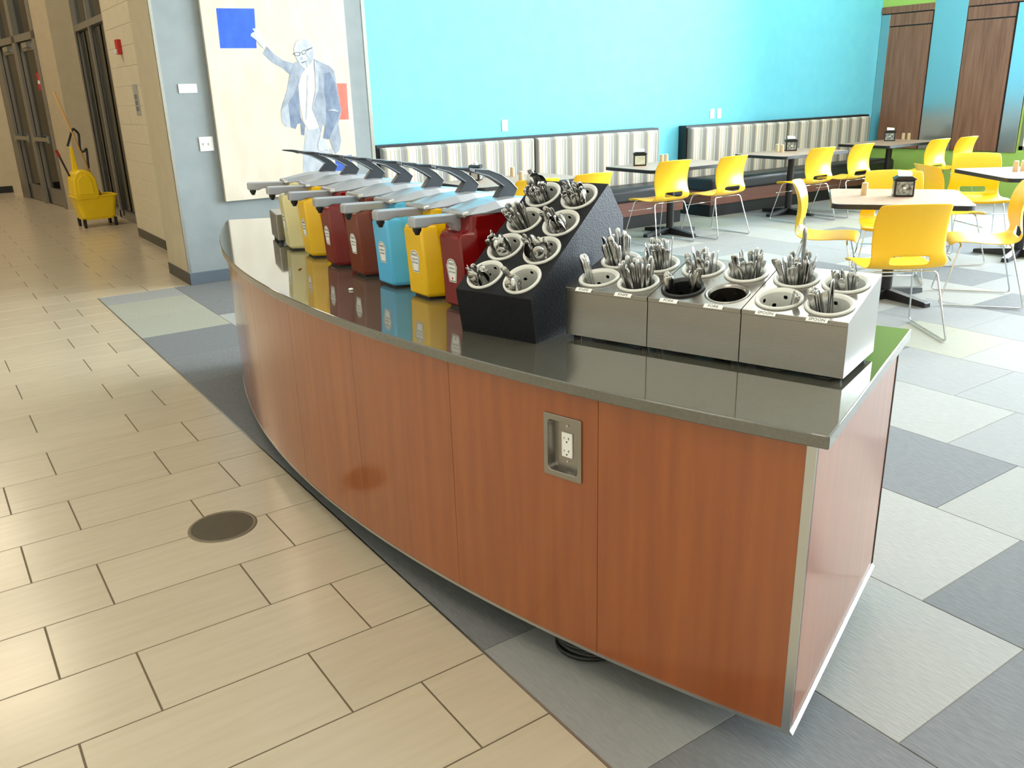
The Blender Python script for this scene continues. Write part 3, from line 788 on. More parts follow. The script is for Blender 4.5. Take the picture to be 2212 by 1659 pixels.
plans = {
    (0, 0): [('spoon', 8, 0.03, 0.045, True, (-0.002, -0.022), 0.02), ('fork', 5, 0.035, 0.05, False, (-0.03, -0.012), 0.012)],
    (0, 1): [('spoon', 5, 0.03, 0.045, True, (0.004, -0.024), 0.018), ('spoon', 2, 0.05, 0.06, False, (-0.034, -0.006), 0.004)],
    (1, 0): [('spoon', 9, 0.035, 0.055, True, (-0.004, -0.016), 0.024), ('fork', 8, 0.04, 0.055, False, (-0.026, -0.004), 0.016)],
    (1, 1): [('spoon', 10, 0.04, 0.055, True, (0.0, -0.016), 0.022), ('fork', 12, 0.04, 0.06, False, (-0.024, -0.006), 0.018)],
    (2, 0): [('fork', 20, 0.045, 0.07, False, (-0.018, -0.012), 0.024), ('knife', 6, 0.06, 0.075, False, (-0.004, -0.004), 0.02)],
    (2, 1): [('spoon', 9, 0.04, 0.05, True, (0.006, -0.018), 0.022), ('fork', 7, 0.04, 0.06, False, (-0.03, 0.0), 0.012)],
    (3, 0): [('fork', 26, 0.045, 0.06, False, (-0.002, -0.016), 0.028), ('spoon', 5, 0.055, 0.075, True, (-0.01, 0.006), 0.018), ('spoon', 1, 0.085, 0.09, False, (-0.025, 0.012), 0.004)],
    (3, 1): [('fork', 24, 0.04, 0.06, False, (-0.006, -0.018), 0.026), ('spoon', 2, 0.04, 0.05, True, (0.018, -0.008), 0.01)],
}
for k in range(4):
    for c in range(2):
        cx, cy, _ = cen[k * 2 + c]
        mw = mw_r @ Matrix.Translation((cx, cy, 0.001))
        side = 'left' if c == 0 else 'right'
        cup_at(mw, CUP, 'white cup in %s row, %s side, of black sloping rack' % (rown[k], side))
        fill_cup(mw, plans[(k, c)], '%s cup of %s row in black sloping rack' % (side, rown[k]), '%s row %s cup of rack' % (rown[k], side), 100 + k * 2 + c)

# ---- three steel bins in a row
BE = Vector((0.323, -0.947)).normalized(); b_rz = math.atan2(BE.y, BE.x)
BW, BD, BH0, BH1, GAPB = 0.2545, 0.262, 0.150, 0.214, 0.0025
words = [('KNIFE', 'KNIFE'), ('FORK', 'FORK'), ('SPOON', 'SPOON')]
which = ['beside the black rack', 'in the middle of the row', 'at the end of the counter']
shortw = ['steel bin beside black rack', 'middle steel bin', 'steel bin at counter end']
bin_plans = {
    0: {(0, 0): [('knife', 6, 0.055, 0.075, False, (-0.03, 0.0), 0.022)], (1, 0): [('knife', 20, 0.06, 0.08, False, (0.0, 0.0), 0.036)],
        (0, 1): [('knife', 18, 0.065, 0.095, False, (0.0, 0.0), 0.03)], (1, 1): [('fork', 28, 0.055, 0.075, False, (0.0, 0.0), 0.036)]},
    1: {(0, 0): [('fork', 7, 0.035, 0.05, False, (-0.034, -0.008), 0.01), ('fork', 6, 0.04, 0.065, False, (0.026, 0.0), 0.012)], (1, 0): [],
        (0, 1): [('fork', 20, 0.035, 0.055, False, (0, 0), 0.036)], (1, 1): [('spoon', 20, 0.04, 0.07, False, (0, 0), 0.038)]},
    2: {(0, 0): [('spoon', 3, -0.06, -0.05, False, (0.02, -0.01), 0.02)], (1, 0): [('spoon', 16, 0.035, 0.045, False, (-0.024, -0.004), 0.018), ('spoon', 3, 0.045, 0.065, False, (-0.002, 0.012), 0.01)],
        (0, 1): [('spoon', 28, 0.045, 0.075, False, (0, 0), 0.036), ('knife', 1, 0.13, 0.14, False, (0.012, 0.0), 0.004)], (1, 1): [('spoon', 12, 0.033, 0.04, False, (0, -0.014), 0.03)]},
}
for u in range(3):
    p0 = Vector((1.185, -3.048)) + BE * (u * (BW + GAPB))
    E = thing('steel_cutlery_bin', 'brushed steel four cup cutlery bin %s' % which[u], 'cutlery bin', (p0.x, p0.y, ZT), b_rz, 'steel cutlery bins')
    zf = 0.014
    pr = [(0, zf), (0, BH0), (BD, BH1), (BD, zf)]
    hb = MB()
    for x in (0, BW): hb.add([(x, y, z) for y, z in pr], [(0, 1, 2, 3)])
    hb.add([(0, 0, zf), (BW, 0, zf), (BW, 0, BH0), (0, 0, BH0)], [(0, 1, 2, 3)]); hb.add([(0, BD, zf), (BW, BD, zf), (BW, BD, BH1), (0, BD, BH1)], [(0, 1, 2, 3)])
    hb.add([(0, 0, zf), (BW, 0, zf), (BW, BD, zf), (0, BD, zf)], [(0, 1, 2, 3)])
    put('housing', hb, M['steel'], E)
    tl = math.hypot(BD, BH1 - BH0); ta = math.atan2(BH1 - BH0, BD)
    cc = [(0.066, 0.072, 0.051), (0.189, 0.072, 0.051), (0.066, 0.197, 0.051), (0.189, 0.197, 0.051)]
    pl = holes_plate([(0, 0), (BW, 0), (BW, tl), (0, tl)], cc); pl.materials.append(M['steel'])
    put('top_plate', pl, None, E, (0, 0, BH0), (ta, 0, 0))
    put('front_lip', MB().box(0.0, BW, -0.003, 0.0, BH0 - 0.012, BH0), M['steel'], E, bevel=0.001)
    for (x, y) in ((0.02, 0.03), (BW - 0.02, 0.03), (0.02, BD - 0.03), (BW - 0.02, BD - 0.03)):
        put('foot', MB().lathe([(0.001, 0), (0.010, 0), (0.012, zf), (0.001, zf)], 10, x, y), M['black'], E)
    mwb = Matrix.Translation((p0.x, p0.y, ZT)) @ Matrix.Rotation(b_rz, 4, 'Z') @ Matrix.Translation((0, 0, BH0)) @ Matrix.Rotation(ta, 4, 'X')
    for c in range(2):
        tg = put('name_tag', MB().box(-0.025, 0.025, -0.0065, 0.0065, 0, 0.001), M['paper'], E, (cc[c][0] - 0.005, -0.0045, BH0 - 0.002), (R(38), 0, 0))
        put('name_tag_text', text_mesh(words[u][c], 0.0115), M['ink'], tg, (0, 0, 0.0012))
    for c in range(2):
        for rr in range(2):
            cx, cy, _ = cc[rr * 2 + c]
            me = CUP
            colr = 'white'
            if u == 1 and rr == 0: me, colr = ((CUP_BLACK, 'black') if c == 0 else (CUP_STEEL, 'empty steel'))
            mw = mwb @ Matrix.Translation((cx, cy, 0.001 if me is not CUP_STEEL else -0.003))
            rowd = 'front' if rr == 0 else 'back'; sd = 'left' if c == 0 else 'right'
            cup_at(mw, me, '%s cup, %s %s of steel bin %s' % (colr, rowd, sd, which[u]))
            fill_cup(mw, bin_plans[u][(c, rr)], '%s %s cup of %s' % (rowd, sd, shortw[u]), '%s %s cup of %s' % (rowd, sd, shortw[u]), 200 + u * 10 + rr * 2 + c)

# ================================================================== SEATING
M['stripe'] = mat('striped_fabric', C(180, 175, 165), 0.85, spec=0.15)
m = M['stripe']; tc = nd(m, 'ShaderNodeTexCoord'); sx = nd(m, 'ShaderNodeSeparateXYZ'); lk(m, tc.outputs['Object'], sx.inputs[0])
mu = nd(m, 'ShaderNodeMath', operation='MULTIPLY'); mu.inputs[1].default_value = 1 / 0.46; lk(m, sx.outputs[0], mu.inputs[0])
frn = nd(m, 'ShaderNodeMath', operation='FRACT'); lk(m, mu.outputs[0], frn.inputs[0])
rp = nd(m, 'ShaderNodeValToRGB'); rp.color_ramp.interpolation = 'CONSTANT'; lk(m, frn.outputs[0], rp.inputs[0]); lk(m, rp.outputs[0], bsdf(m).inputs['Base Color'])
stripes = [(0, C(150, 146, 142)), (0.035, C(146, 142, 134)), (0.06, C(142, 138, 134)), (0.085, C(150, 146, 138)), (0.11, C(148, 144, 138)), (0.16, C(196, 186, 160)), (0.19, C(214, 208, 196)), (0.24, C(190, 168, 132)), (0.26, C(216, 212, 204)),
           (0.34, C(120, 116, 110)), (0.352, C(220, 216, 206)), (0.39, C(170, 172, 156)), (0.46, C(128, 124, 116)), (0.47, C(224, 220, 212)), (0.49, C(150, 147, 143)), (0.56, C(138, 135, 133)), (0.62, C(150, 148, 142)), (0.66, C(196, 188, 150)), (0.70, C(222, 218, 208)),
           (0.77, C(200, 178, 168)), (0.80, C(218, 214, 206)), (0.86, C(116, 112, 106)), (0.872, C(210, 206, 196)), (0.90, C(164, 166, 152)), (0.965, C(124, 120, 114)), (0.975, C(222, 218, 208))]
el = rp.color_ramp.elements
el[0].position = 0; el[0].color = stripes[0][1]; el[1].position = stripes[1][0]; el[1].color = stripes[1][1]
for p_, c_ in stripes[2:]:
    e = el.new(p_); e.color = c_

def bench(x0, x1, label):
    L = x1 - x0
    E = thing('bench', label, 'bench', (x0, YB, 0))
    put('toe_kick', MB().box(0.02, L - 0.02, -0.56, -0.02, 0, 0.145), M['black'], E)
    put('front_panel', MB().box(0.0, L, -0.585, -0.01, 0.145, 0.305), M['bench_wood'], E, bevel=0.002)
    rad = 0.055
    prof = [(-0.16, 0.305), (-0.615, 0.305)] + [(-0.615 + rad - rad * math.cos(R(a)), 0.47 - rad + rad * math.sin(R(a))) for a in range(0, 91, 15)] + [(-0.16, 0.455)]
    put('seat_cushion', MB().prism(prof, 'x', -0.005, L + 0.005), M['black_vinyl'], E, bevel=0.03, seg=4)
    put('back_frame', MB().box(-0.004, L + 0.004, -0.13, -0.004, 0.3, 1.075), M['black'], E, bevel=0.006)
    h = L / 2
    for a, b in ((0.028, h - 0.012), (h + 0.012, L - 0.028)):
        pb = MB(); rings = []
        for (y, zi, xi) in ((-0.125, 0, 0), (-0.165, 0.0, 0.0), (-0.185, 0.012, 0.012), (-0.19, 0.03, 0.03)):
            rings.append([(a + xi, y, 0.44), (b - xi, y, 0.44), (b - xi, y, 1.05 - zi), (a + xi, y, 1.05 - zi)])
        put('back_cushion', pb.loft(rings), M['stripe'], E, bevel=0.01, seg=3)
    return E
bench(3.52, 7.27, 'striped back bench along turquoise wall, nearest the painting')
bench(7.74, 11.52, 'striped back bench along turquoise wall, nearest the wood panels')

def tri_tube(mb, pts, r, rad=0.03, n=8):
    """tube with rounded corners"""
    P = [Vector(p) for p in pts]; out = [P[0]]
    for i in range(1, len(P) - 1):
        a = (P[i - 1] - P[i]).normalized(); b = (P[i + 1] - P[i]).normalized()
        for t_ in (0, 0.25, 0.5, 0.75, 1):
            q = (P[i] + a * rad) * (1 - t_) ** 2 + P[i] * 2 * t_ * (1 - t_) + (P[i] + b * rad) * t_ ** 2; out.append(q)
    out.append(P[-1]); return mb.tube(out, r, n)

def make_chair():
    E = thing('chair', '', 'chair', (0, 0, 0), 0, 'yellow shell chairs')
    # side profile (y forward, z)
    pf = [(0.235, 0.418), (0.222, 0.438), (0.19, 0.447), (0.12, 0.447), (0.05, 0.441), (-0.02, 0.436), (-0.08, 0.436), (-0.135, 0.441), (-0.175, 0.455), (-0.203, 0.48), (-0.215, 0.508), (-0.218, 0.53), (-0.216, 0.556), (-0.21, 0.60), (-0.206, 0.65), (-0.21, 0.70), (-0.222, 0.75), (-0.24, 0.795), (-0.258, 0.83), (-0.27, 0.848)]
    nx = 13; V = []; F = []
    for i, (y, z) in enumerate(pf):
        tback = min(1, max(0, (z - 0.46) / 0.1)) if y < -0.1 else 0
        hw = 0.235 if tback == 0 else 0.235 - 0.012 * tback
        if i >= 17: hw -= 0.004 * (i - 16)
        if i == 0: hw -= 0.012
        for j in range(nx):
            s = -1 + 2 * j / (nx - 1)
            c = s * s
            V.append((s * hw, y + tback * 0.045 * c + (-0.0) , z + (1 - tback) * (0.012 * c - 0.004) + (-0.008 * c if i >= 18 else 0)))
    for i in range(len(pf) - 1):
        for j in range(nx - 1):
            if i in (9, 10) and 3 <= j <= 8: continue
            F.append((i * nx + j, i * nx + j + 1, (i + 1) * nx + j + 1, (i + 1) * nx + j))
    me = bpy.data.meshes.new('shell'); me.from_pydata(V, [], F); me.update()
    for p in me.polygons: p.use_smooth = True
    o = put('shell', me, M['chair_yellow'], E)
    so = o.modifiers.new('solid', 'SOLIDIFY'); so.thickness = 0.009; so.offset = 0
    su = o.modifiers.new('sub', 'SUBSURF'); su.levels = 1; su.render_levels = 1
    for s in (-1, 1):
        w = MB()
        tri_tube(w, [(0, 0.165, 0.428), (s * 0.19, 0.165, 0.428), (s * 0.255, 0.27, 0.008), (s * 0.255, -0.27, 0.008), (s * 0.20, -0.15, 0.424), (0, -0.15, 0.424)], 0.0058, 0.035)
        put('leg_frame', w, M['chrome'], E, smooth=True)
    put('crossbar', MB().tube([(-0.225, 0.222, 0.21), (0.225, 0.222, 0.21)], 0.0045, 8), M['chrome'], E, smooth=True).location.z = 0.11
    return E
CH = make_chair()
first = [True]
def chair(x, y, fx, fy, label):
    o = CH if first[0] else copy_tree(CH); first[0] = False
    o.location = (x, y, 0.0015); o.rotation_euler = (0, 0, math.atan2(fy, fx) - math.pi / 2); o['label'] = label; return o
chair(6.05, 1.57, 0.05, 1, 'yellow shell chair, left one at the second bench table')
chair(6.81, 1.49, -0.03, 1, 'yellow shell chair, right one at the second bench table')
chair(8.30, 1.49, 0.05, 1, 'yellow shell chair, left one at the third bench table')
chair(9.02, 1.47, -0.02, 1, 'yellow shell chair, right one at the third bench table')
chair(10.22, 1.22, 0.02, 1, 'yellow shell chair, left one at the bench table nearest wood panels')
chair(10.80, 1.18, 0.02, 1, 'yellow shell chair, right one at the bench table nearest wood panels')
chair(4.05, 1.15, 0.1, 1, 'yellow shell chair behind the black cutlery rack, left of two')
chair(4.66, 1.18, 0.0, 1, 'yellow shell chair behind the black cutlery rack, right of two')
chair(4.71, -1.90, 0.59, 0.81, 'yellow shell chair nearest the counter, its back to us, at square table')
chair(5.97, -1.80, -0.58, 0.81, 'yellow shell chair right of the near square table, facing left')
chair(5.32, -0.95, 0.52, -0.86, 'yellow shell chair left of the near square table, seen from the side')
chair(6.12, -0.98, -0.81, -0.59, 'yellow shell chair behind the near square table, facing us')
chair(7.13, -0.86, 0.85, -0.52, 'yellow shell chair between the two square tables, shaded back edge on')
chair(8.14, -0.60, -0.75, -0.66, 'yellow shell chair behind the far square table, facing us')

def round_rect(w, d, r, n=5):
    return rrect(w / 2, d / 2, r, n)
def make_table(w, d, rcorn, armdiag, label, x, y, rz):
    E = thing('table', label, 'table', (x, y, 0), rz, 'dining tables')
    P = round_rect(w, d, rcorn); Q = round_rect(w - 0.012, d - 0.012, rcorn)
    put('tabletop', MB().loft([[(a, b, 0.712) for a, b in Q], [(a, b, 0.745) for a, b in Q]]), M['table_top'], E)
    eb_ = MB(); eb_.loft([[(a, b, 0.710) for a, b in Q], [(a, b, 0.712) for a, b in P], [(a, b, 0.743) for a, b in P], [(a, b, 0.7448) for a, b in Q], [(a, b, 0.712) for a, b in Q]], cap=False)
    put('edge_band', eb_, M['black'], E)
    put('post', MB().lathe([(0.04, 0.03), (0.04, 0.70)], 20, cap=True), M['black_metal'], E, smooth=False)
    put('top_bracket', MB().box(-0.2, 0.2, -0.025, 0.025, 0.69, 0.711).box(-0.025, 0.025, -0.2, 0.2, 0.69, 0.711), M['black_metal'], E)
    for k in range(4):
        a = R(90 * k + armdiag); rings = []
        for (l, hw, zt) in ((0.0, 0.034, 0.075), (0.06, 0.034, 0.07), (0.36, 0.032, 0.036), (0.37, 0.028, 0.03)):
            z0 = 0.0015
            c, s = math.cos(a), math.sin(a)
            rings.append([(c * l - s * hw, s * l + c * hw, z0), (c * l + s * hw, s * l - c * hw, z0), (c * l + s * hw * 0.85, s * l - c * hw * 0.85, zt), (c * l - s * hw * 0.85, s * l + c * hw * 0.85, zt)])
        put('base_arm', MB().loft(rings), M['black_metal'], E)
    return E
make_table(1.24, 0.76, 0.06, 0, 'bench table behind the pump levers and black cutlery rack', 4.43, 1.88, 0)
make_table(1.28, 0.76, 0.06, 0, 'second bench table, behind the steel cutlery bins, before the wall gap', 6.52, 1.88, 0)
make_table(1.24, 0.76, 0.06, 0, 'third bench table, with two yellow chairs, middle of far bench', 8.62, 1.95, 0)
make_table(1.28, 0.76, 0.06, 0, 'bench table in the corner nearest the wood panels', 10.74, 2.0, 0)
make_table(0.97, 0.90, 0.07, 45, 'square table with black edge nearest the counter', 5.55, -1.35, R(36.5))
make_table(0.97, 0.92, 0.07, 45, 'square table partly cut off at the right edge', 7.83, -1.20, R(55))

# napkin dispensers and shakers
M['nap_print'] = noise_tint(mat('advert_print', C(150, 156, 150), 0.5), C(60, 64, 66), C(186, 190, 180), (40, 40, 40), 1.0, 2)
M['nap_card'] = noise_tint(mat('advert_card', C(214, 216, 190), 0.5), C(200, 204, 176), C(228, 230, 214), (20, 20, 20), 1.0, 2)
def napkin(x, y, rz, label, face='nap_print', tilt=0.0):
    E = thing('napkin_dispenser', label, 'napkin dispenser', (x, y, 0.7455), rz, 'napkin dispensers')
    put('body', MB().box(-0.068, 0.068, -0.05, 0.05, 0.0, 0.118), M['black'], E, bevel=0.006)
    for s in (-1, 1): put('display_face', MB().box(-0.054, 0.054, s * 0.05 - 0.0015, s * 0.05 + 0.0015, 0.014, 0.104), M[face], E)
    for s in (-1, 1): put('display_side', MB().box(s * 0.068 - 0.0015, s * 0.068 + 0.0015, -0.03, 0.03, 0.014, 0.104), M['alu'], E)
    if face == 'nap_print': put('emblem', MB().prism([(0.012 * math.cos(k * 0.785) , 0.062 + 0.008 * math.sin(k * 0.785)) for k in range(8)], 'y', -0.0535, -0.0515), M['paper'], E)
    lidp = [(-0.074, 0.118), (0.074, 0.118), (0.074, 0.126), (0.045, 0.143), (-0.045, 0.143), (-0.074, 0.126)]
    put('lid', MB().prism(lidp, 'y', -0.056, 0.056), M['black'], E, bevel=0.003)
    nb = MB(); nb.loft([[(-0.045, -0.02, 0.142), (0.045, -0.02, 0.142), (0.045, 0.02, 0.142), (-0.045, 0.02, 0.142)], [(-0.048, -0.006 + tilt * .4, 0.165), (0.048, -0.012 + tilt * .4, 0.16), (0.05, 0.006 + tilt * .4, 0.162), (-0.046, 0.01 + tilt * .4, 0.168)], [(-0.05, -0.002 + tilt, 0.178), (0.04, -0.004 + tilt, 0.172), (0.042, 0.002 + tilt, 0.173), (-0.048, 0.004 + tilt, 0.18)]])
    put('napkin', nb, M['paper'], E)
    return E
napkin(4.17, 2.12, R(45), 'black napkin dispenser on table behind the pump levers')
napkin(6.21, 2.05, R(-40), 'black napkin dispenser with pale card face on second bench table', 'nap_card')
napkin(8.78, 2.10, R(-40), 'black napkin dispenser on third bench table')
napkin(10.98, 2.16, R(-62), 'black napkin dispenser on corner table nearest wood panels')
napkin(5.59, -1.37, R(-50), 'black napkin dispenser with tilted napkin on near square table', 'nap_print', 0.03)
SH = MB().lathe([(0.001, 0), (0.024, 0), (0.0235, 0.03), (0.021, 0.086), (0.019, 0.088), (0.001, 0.088)], 18).mesh('shaker')
SH.materials.append(M['shaker'])
SHC = MB().lathe([(0.019, 0.0885), (0.015, 0.0905), (0.001, 0.0905)], 18).mesh('cap'); SHC.materials.append(M['white'])
def shaker(x, y, label):
    E = thing('shaker', label, 'shaker', (x, y, 0.7455), 0, 'kraft paper shakers')
    auto_smooth(put('body', SH, None, E)); put('cap', SHC, None, E, smooth=True)
shaker(4.40, 1.70, 'kraft paper shaker on table behind the black rack, nearer one')
shaker(4.62, 2.16, 'kraft paper shaker on table behind the black rack, near the bench')
shaker(6.60, 2.12, 'kraft paper shaker on second bench table, left of pair')
shaker(6.67, 2.12, 'kraft paper shaker on second bench table, right of pair')
shaker(8.56, 2.13, 'kraft paper shaker on third bench table, left of pair')
shaker(8.53, 2.03, 'kraft paper shaker on third bench table, right of pair')
shaker(11.27, 2.14, 'kraft paper shaker on corner table, left of pair')
shaker(11.29, 2.07, 'kraft paper shaker on corner table, right of pair')
shaker(5.47, -1.14, 'kraft paper shaker alone on the near square table')
shaker(7.79, -1.08, 'kraft paper shaker on cut off square table, left of pair')
shaker(7.86, -1.11, 'kraft paper shaker on cut off square table, right of pair')

# ================================================================== WALL THINGS
def plate_obj(name, x, z, w, h, y, label, cat, kind):
    E = thing(name, label, cat, (x, y, z), 0)
    put('plate', MB().box(-w / 2, w / 2, -0.008, 0, -h / 2, h / 2), M['white'], E, bevel=0.003)
    if kind == 'switch':
        for s in (-1, 1): put('toggle', MB().box(s * 0.023 - 0.005, s * 0.023 + 0.005, -0.018, -0.008, -0.012, 0.012), M['white_plastic'], E, bevel=0.002)
    elif kind == 'outlet':
        for s in (-1, 1): put('socket', MB().box(-0.016, 0.016, -0.010, -0.008, s * 0.028 - 0.014, s * 0.028 + 0.014), M['white_plastic'], E, bevel=0.002)
    elif kind == 'label':
        put('caption_lines', MB().box(-0.04, 0.03, -0.0085, -0.008, 0.008, 0.010).box(-0.04, 0.02, -0.0085, -0.008, -0.002, 0.0).box(-0.04, 0.035, -0.0085, -0.008, -0.012, -0.010), mat('caption_grey', C(200, 200, 200), 0.7), E)
    return E
plate_obj('caption_card', 1.795, 1.632, 0.150, 0.072, PY, 'blank white caption card on grey wall beside painting', 'caption card', 'label')
plate_obj('light_switch', 1.885, 1.183, 0.118, 0.118, PY, 'white double light switch on grey wall below caption card', 'light switch', 'switch')
plate_obj('wall_plate', 5.116, 1.19, 0.075, 0.12, YB, 'single white wall plate above bench nearest the painting', 'wall plate', 'outlet')
plate_obj('wall_plate', 8.326, 1.195, 0.075, 0.12, YB, 'left white wall plate of pair above far bench', 'wall plate', 'outlet')
plate_obj('wall_plate', 8.455, 1.195, 0.075, 0.12, YB, 'right white wall plate of pair above far bench', 'wall plate', 'outlet')

# painting
PXL, PXR, PZB, PZT = 1.975, 3.245, 0.692, 2.62
pt = thing('painting', 'plywood panel painting of a man in a grey suit reaching to a blue square', 'painting', (PXL, PY, PZB))
put('plywood_panel', MB().box(0, PXR - PXL, -0.042, -0.004, 0, PZT - PZB), M['plywood'], pt, bevel=0.002)
PD = {
 'blue': [(2.104, 2.25), (2.425, 2.256), (2.406, 1.944), (2.096, 1.943)],
 'red': [(3.10, 1.649), (3.2075, 1.647), (3.2, 1.331), (3.08, 1.335)],
 'blue2': [(3.03, 1.015), (3.197, 1.012), (3.196, 0.86), (3.02, 0.865)],
 'sleeve': [(2.496, 1.96), (2.551, 1.899), (2.63, 1.845), (2.722, 1.821), (2.751, 1.766), (2.676, 1.728), (2.614, 1.783), (2.526, 1.83), (2.451, 1.903)],
 'trousers': [(2.773, 1.259), (2.894, 1.279), (2.916, 1.228), (2.888, 1.146), (2.944, 1.059), (3.003, 1.089), (3.016, 1.029), (2.986, 0.921), (2.96, 0.80), (2.70, 0.80), (2.71, 0.94), (2.731, 1.088)],
 'lining': [(2.76, 1.691), (2.738, 1.576), (2.735, 1.4), (2.735, 1.318), (2.698, 1.312), (2.676, 1.27), (2.633, 1.286), (2.63, 1.483), (2.703, 1.577)],
 'jacketLhem': [(2.559, 1.438), (2.631, 1.491), (2.633, 1.286), (2.59, 1.292), (2.556, 1.334)],
 'jacketL': [(2.722, 1.821), (2.759, 1.84), (2.822, 1.773), (2.759, 1.687), (2.692, 1.561), (2.631, 1.491), (2.559, 1.43), (2.577, 1.477), (2.636, 1.602), (2.671, 1.72)],
 'strip': [(2.732, 1.375), (2.768, 1.292), (2.75, 1.211), (2.724, 1.221)],
 'shirt': [(2.822, 1.773), (2.84, 1.781), (2.91, 1.852), (2.905, 1.765), (2.919, 1.596), (2.847, 1.436), (2.899, 1.283), (2.855, 1.26), (2.791, 1.26), (2.755, 1.334), (2.74, 1.48), (2.743, 1.64), (2.781, 1.726)],
 'jacketR': [(2.915, 1.856), (2.98, 1.828), (3.058, 1.795), (3.095, 1.755), (3.108, 1.658), (3.131, 1.419), (3.116, 1.361), (3.091, 1.304), (3.104, 1.151), (3.076, 1.059), (3.035, 1.032), (3.005, 1.106), (2.987, 1.199), (2.943, 1.31), (2.916, 1.228), (2.899, 1.287), (2.847, 1.436), (2.919, 1.596), (2.905, 1.765)],
 'arm': [(2.997, 1.732), (3.053, 1.747), (3.098, 1.65), (3.125, 1.411), (3.073, 1.313), (2.983, 1.166), (2.929, 1.177), (2.972, 1.325), (2.988, 1.473), (2.982, 1.595)],
 'head': [(2.741, 1.891), (2.735, 1.938), (2.759, 1.992), (2.797, 2.017), (2.841, 2.023), (2.883, 2.008), (2.91, 1.973), (2.924, 1.93), (2.915, 1.875), (2.886, 1.828), (2.841, 1.789), (2.806, 1.785), (2.778, 1.813), (2.753, 1.86)],
 'hand': [(2.385, 2.098), (2.41, 2.102), (2.441, 2.091), (2.456, 2.042), (2.47, 1.99), (2.493, 1.963), (2.464, 1.944), (2.435, 1.975), (2.414, 2.004), (2.365, 2.041), (2.372, 2.06), (2.403, 2.075)],
 'hand2': [(2.909, 1.212), (2.945, 1.16), (2.977, 1.107), (2.959, 1.066), (2.927, 1.077), (2.903, 1.061), (2.872, 1.08), (2.873, 1.13)],
 'glassL': [(2.723, 1.903), (2.759, 1.914), (2.793, 1.911), (2.786, 1.887), (2.764, 1.879), (2.738, 1.887)],
 'glassR': [(2.798, 1.914), (2.831, 1.934), (2.847, 1.922), (2.84, 1.899), (2.813, 1.891)],
 'temple': [(2.849, 1.934), (2.908, 1.954), (2.907, 1.946), (2.849, 1.922)],
 'tie': [(2.834, 1.726), (2.852, 1.726), (2.826, 1.558), (2.793, 1.357), (2.778, 1.341), (2.807, 1.518)],
 'nose': [(2.793, 1.872), (2.81, 1.868), (2.804, 1.852), (2.789, 1.856)],
 'mouth': [(2.793, 1.829), (2.838, 1.84), (2.838, 1.835), (2.796, 1.821)],
 'cheek': [(2.844, 1.891), (2.919, 1.93), (2.915, 1.875), (2.886, 1.828), (2.841, 1.791), (2.837, 1.828), (2.862, 1.86)],
 'ear': [(2.907, 1.938), (2.927, 1.934), (2.919, 1.883), (2.905, 1.883)],
 'lapel': [(2.915, 1.85), (2.955, 1.80), (2.96, 1.76), (2.945, 1.75), (2.925, 1.60), (2.85, 1.44), (2.90, 1.60)],
 'armfold': [(2.99, 1.42), (3.06, 1.43), (3.11, 1.40), (3.06, 1.41)],
}
def pmat(n, a, b): return noise_tint(mat('paint_' + n, a, 0.7), a, b, (9, 9, 5), 2.0, 5)
g1 = pmat('suit', C(126, 136, 152), C(160, 168, 180)); g2 = pmat('suit_shade', C(98, 112, 136), C(128, 142, 164)); g3 = pmat('suit_light', C(154, 162, 174), C(186, 190, 196))
sk = pmat('skin', C(168, 174, 184), C(204, 206, 208)); sh = pmat('shirt', C(208, 203, 194), C(218, 212, 202)); dk = mat('paint_line', C(84, 92, 108), 0.7)
pcol = {'blue': pmat('blue', C(36, 84, 196), C(48, 96, 210)), 'blue2': pmat('navy', C(44, 82, 170), C(52, 92, 184)), 'red': pmat('red', C(232, 100, 84), C(240, 116, 100)),
        'sleeve': g1, 'trousers': g3, 'lining': g2, 'jacketLhem': g3, 'jacketL': g1, 'strip': g2, 'shirt': sh, 'jacketR': g1, 'arm': g2, 'head': sk, 'hand': sk, 'hand2': sk,
        'glassL': dk, 'glassR': dk, 'temple': dk, 'tie': g3, 'nose': g1, 'mouth': dk, 'cheek': g3, 'ear': sk, 'lapel': g3, 'armfold': g3}
pname = {'blue': 'painted_blue_square', 'blue2': 'painted_navy_square', 'red': 'painted_red_square', 'shirt': 'painted_shirt', 'head': 'painted_head', 'trousers': 'painted_trousers', 'hand': 'painted_hand', 'hand2': 'painted_hand', 'sleeve': 'painted_sleeve', 'arm': 'painted_sleeve'}
for i, (k, P) in enumerate(PD.items()):
    if k in ('glassL', 'glassR'):
        cx_ = sum(p[0] for p in P) / len(P); cz_ = sum(p[1] for p in P) / len(P)
        ring = MB(); ring.loft([[(x - PXL, -0.0425 - 0.0002 * i, z - PZB) for x, z in P], [((x - cx_) * 0.75 + cx_ - PXL, -0.0425 - 0.0002 * i, (z - cz_) * 0.7 + cz_ - PZB) for x, z in P]], cap=False)
        put('painted_glasses', ring, dk, pt); continue
    q = MB().prism([(x - PXL, z - PZB) for x, z in P], 'y', -0.0421, -0.0425 - 0.0002 * i)
    put(pname.get(k, 'painted_jacket' if k in ('lining', 'jacketL', 'jacketLhem', 'jacketR', 'strip', 'lapel', 'armfold') else 'painted_face_detail'), q, pcol[k], pt)

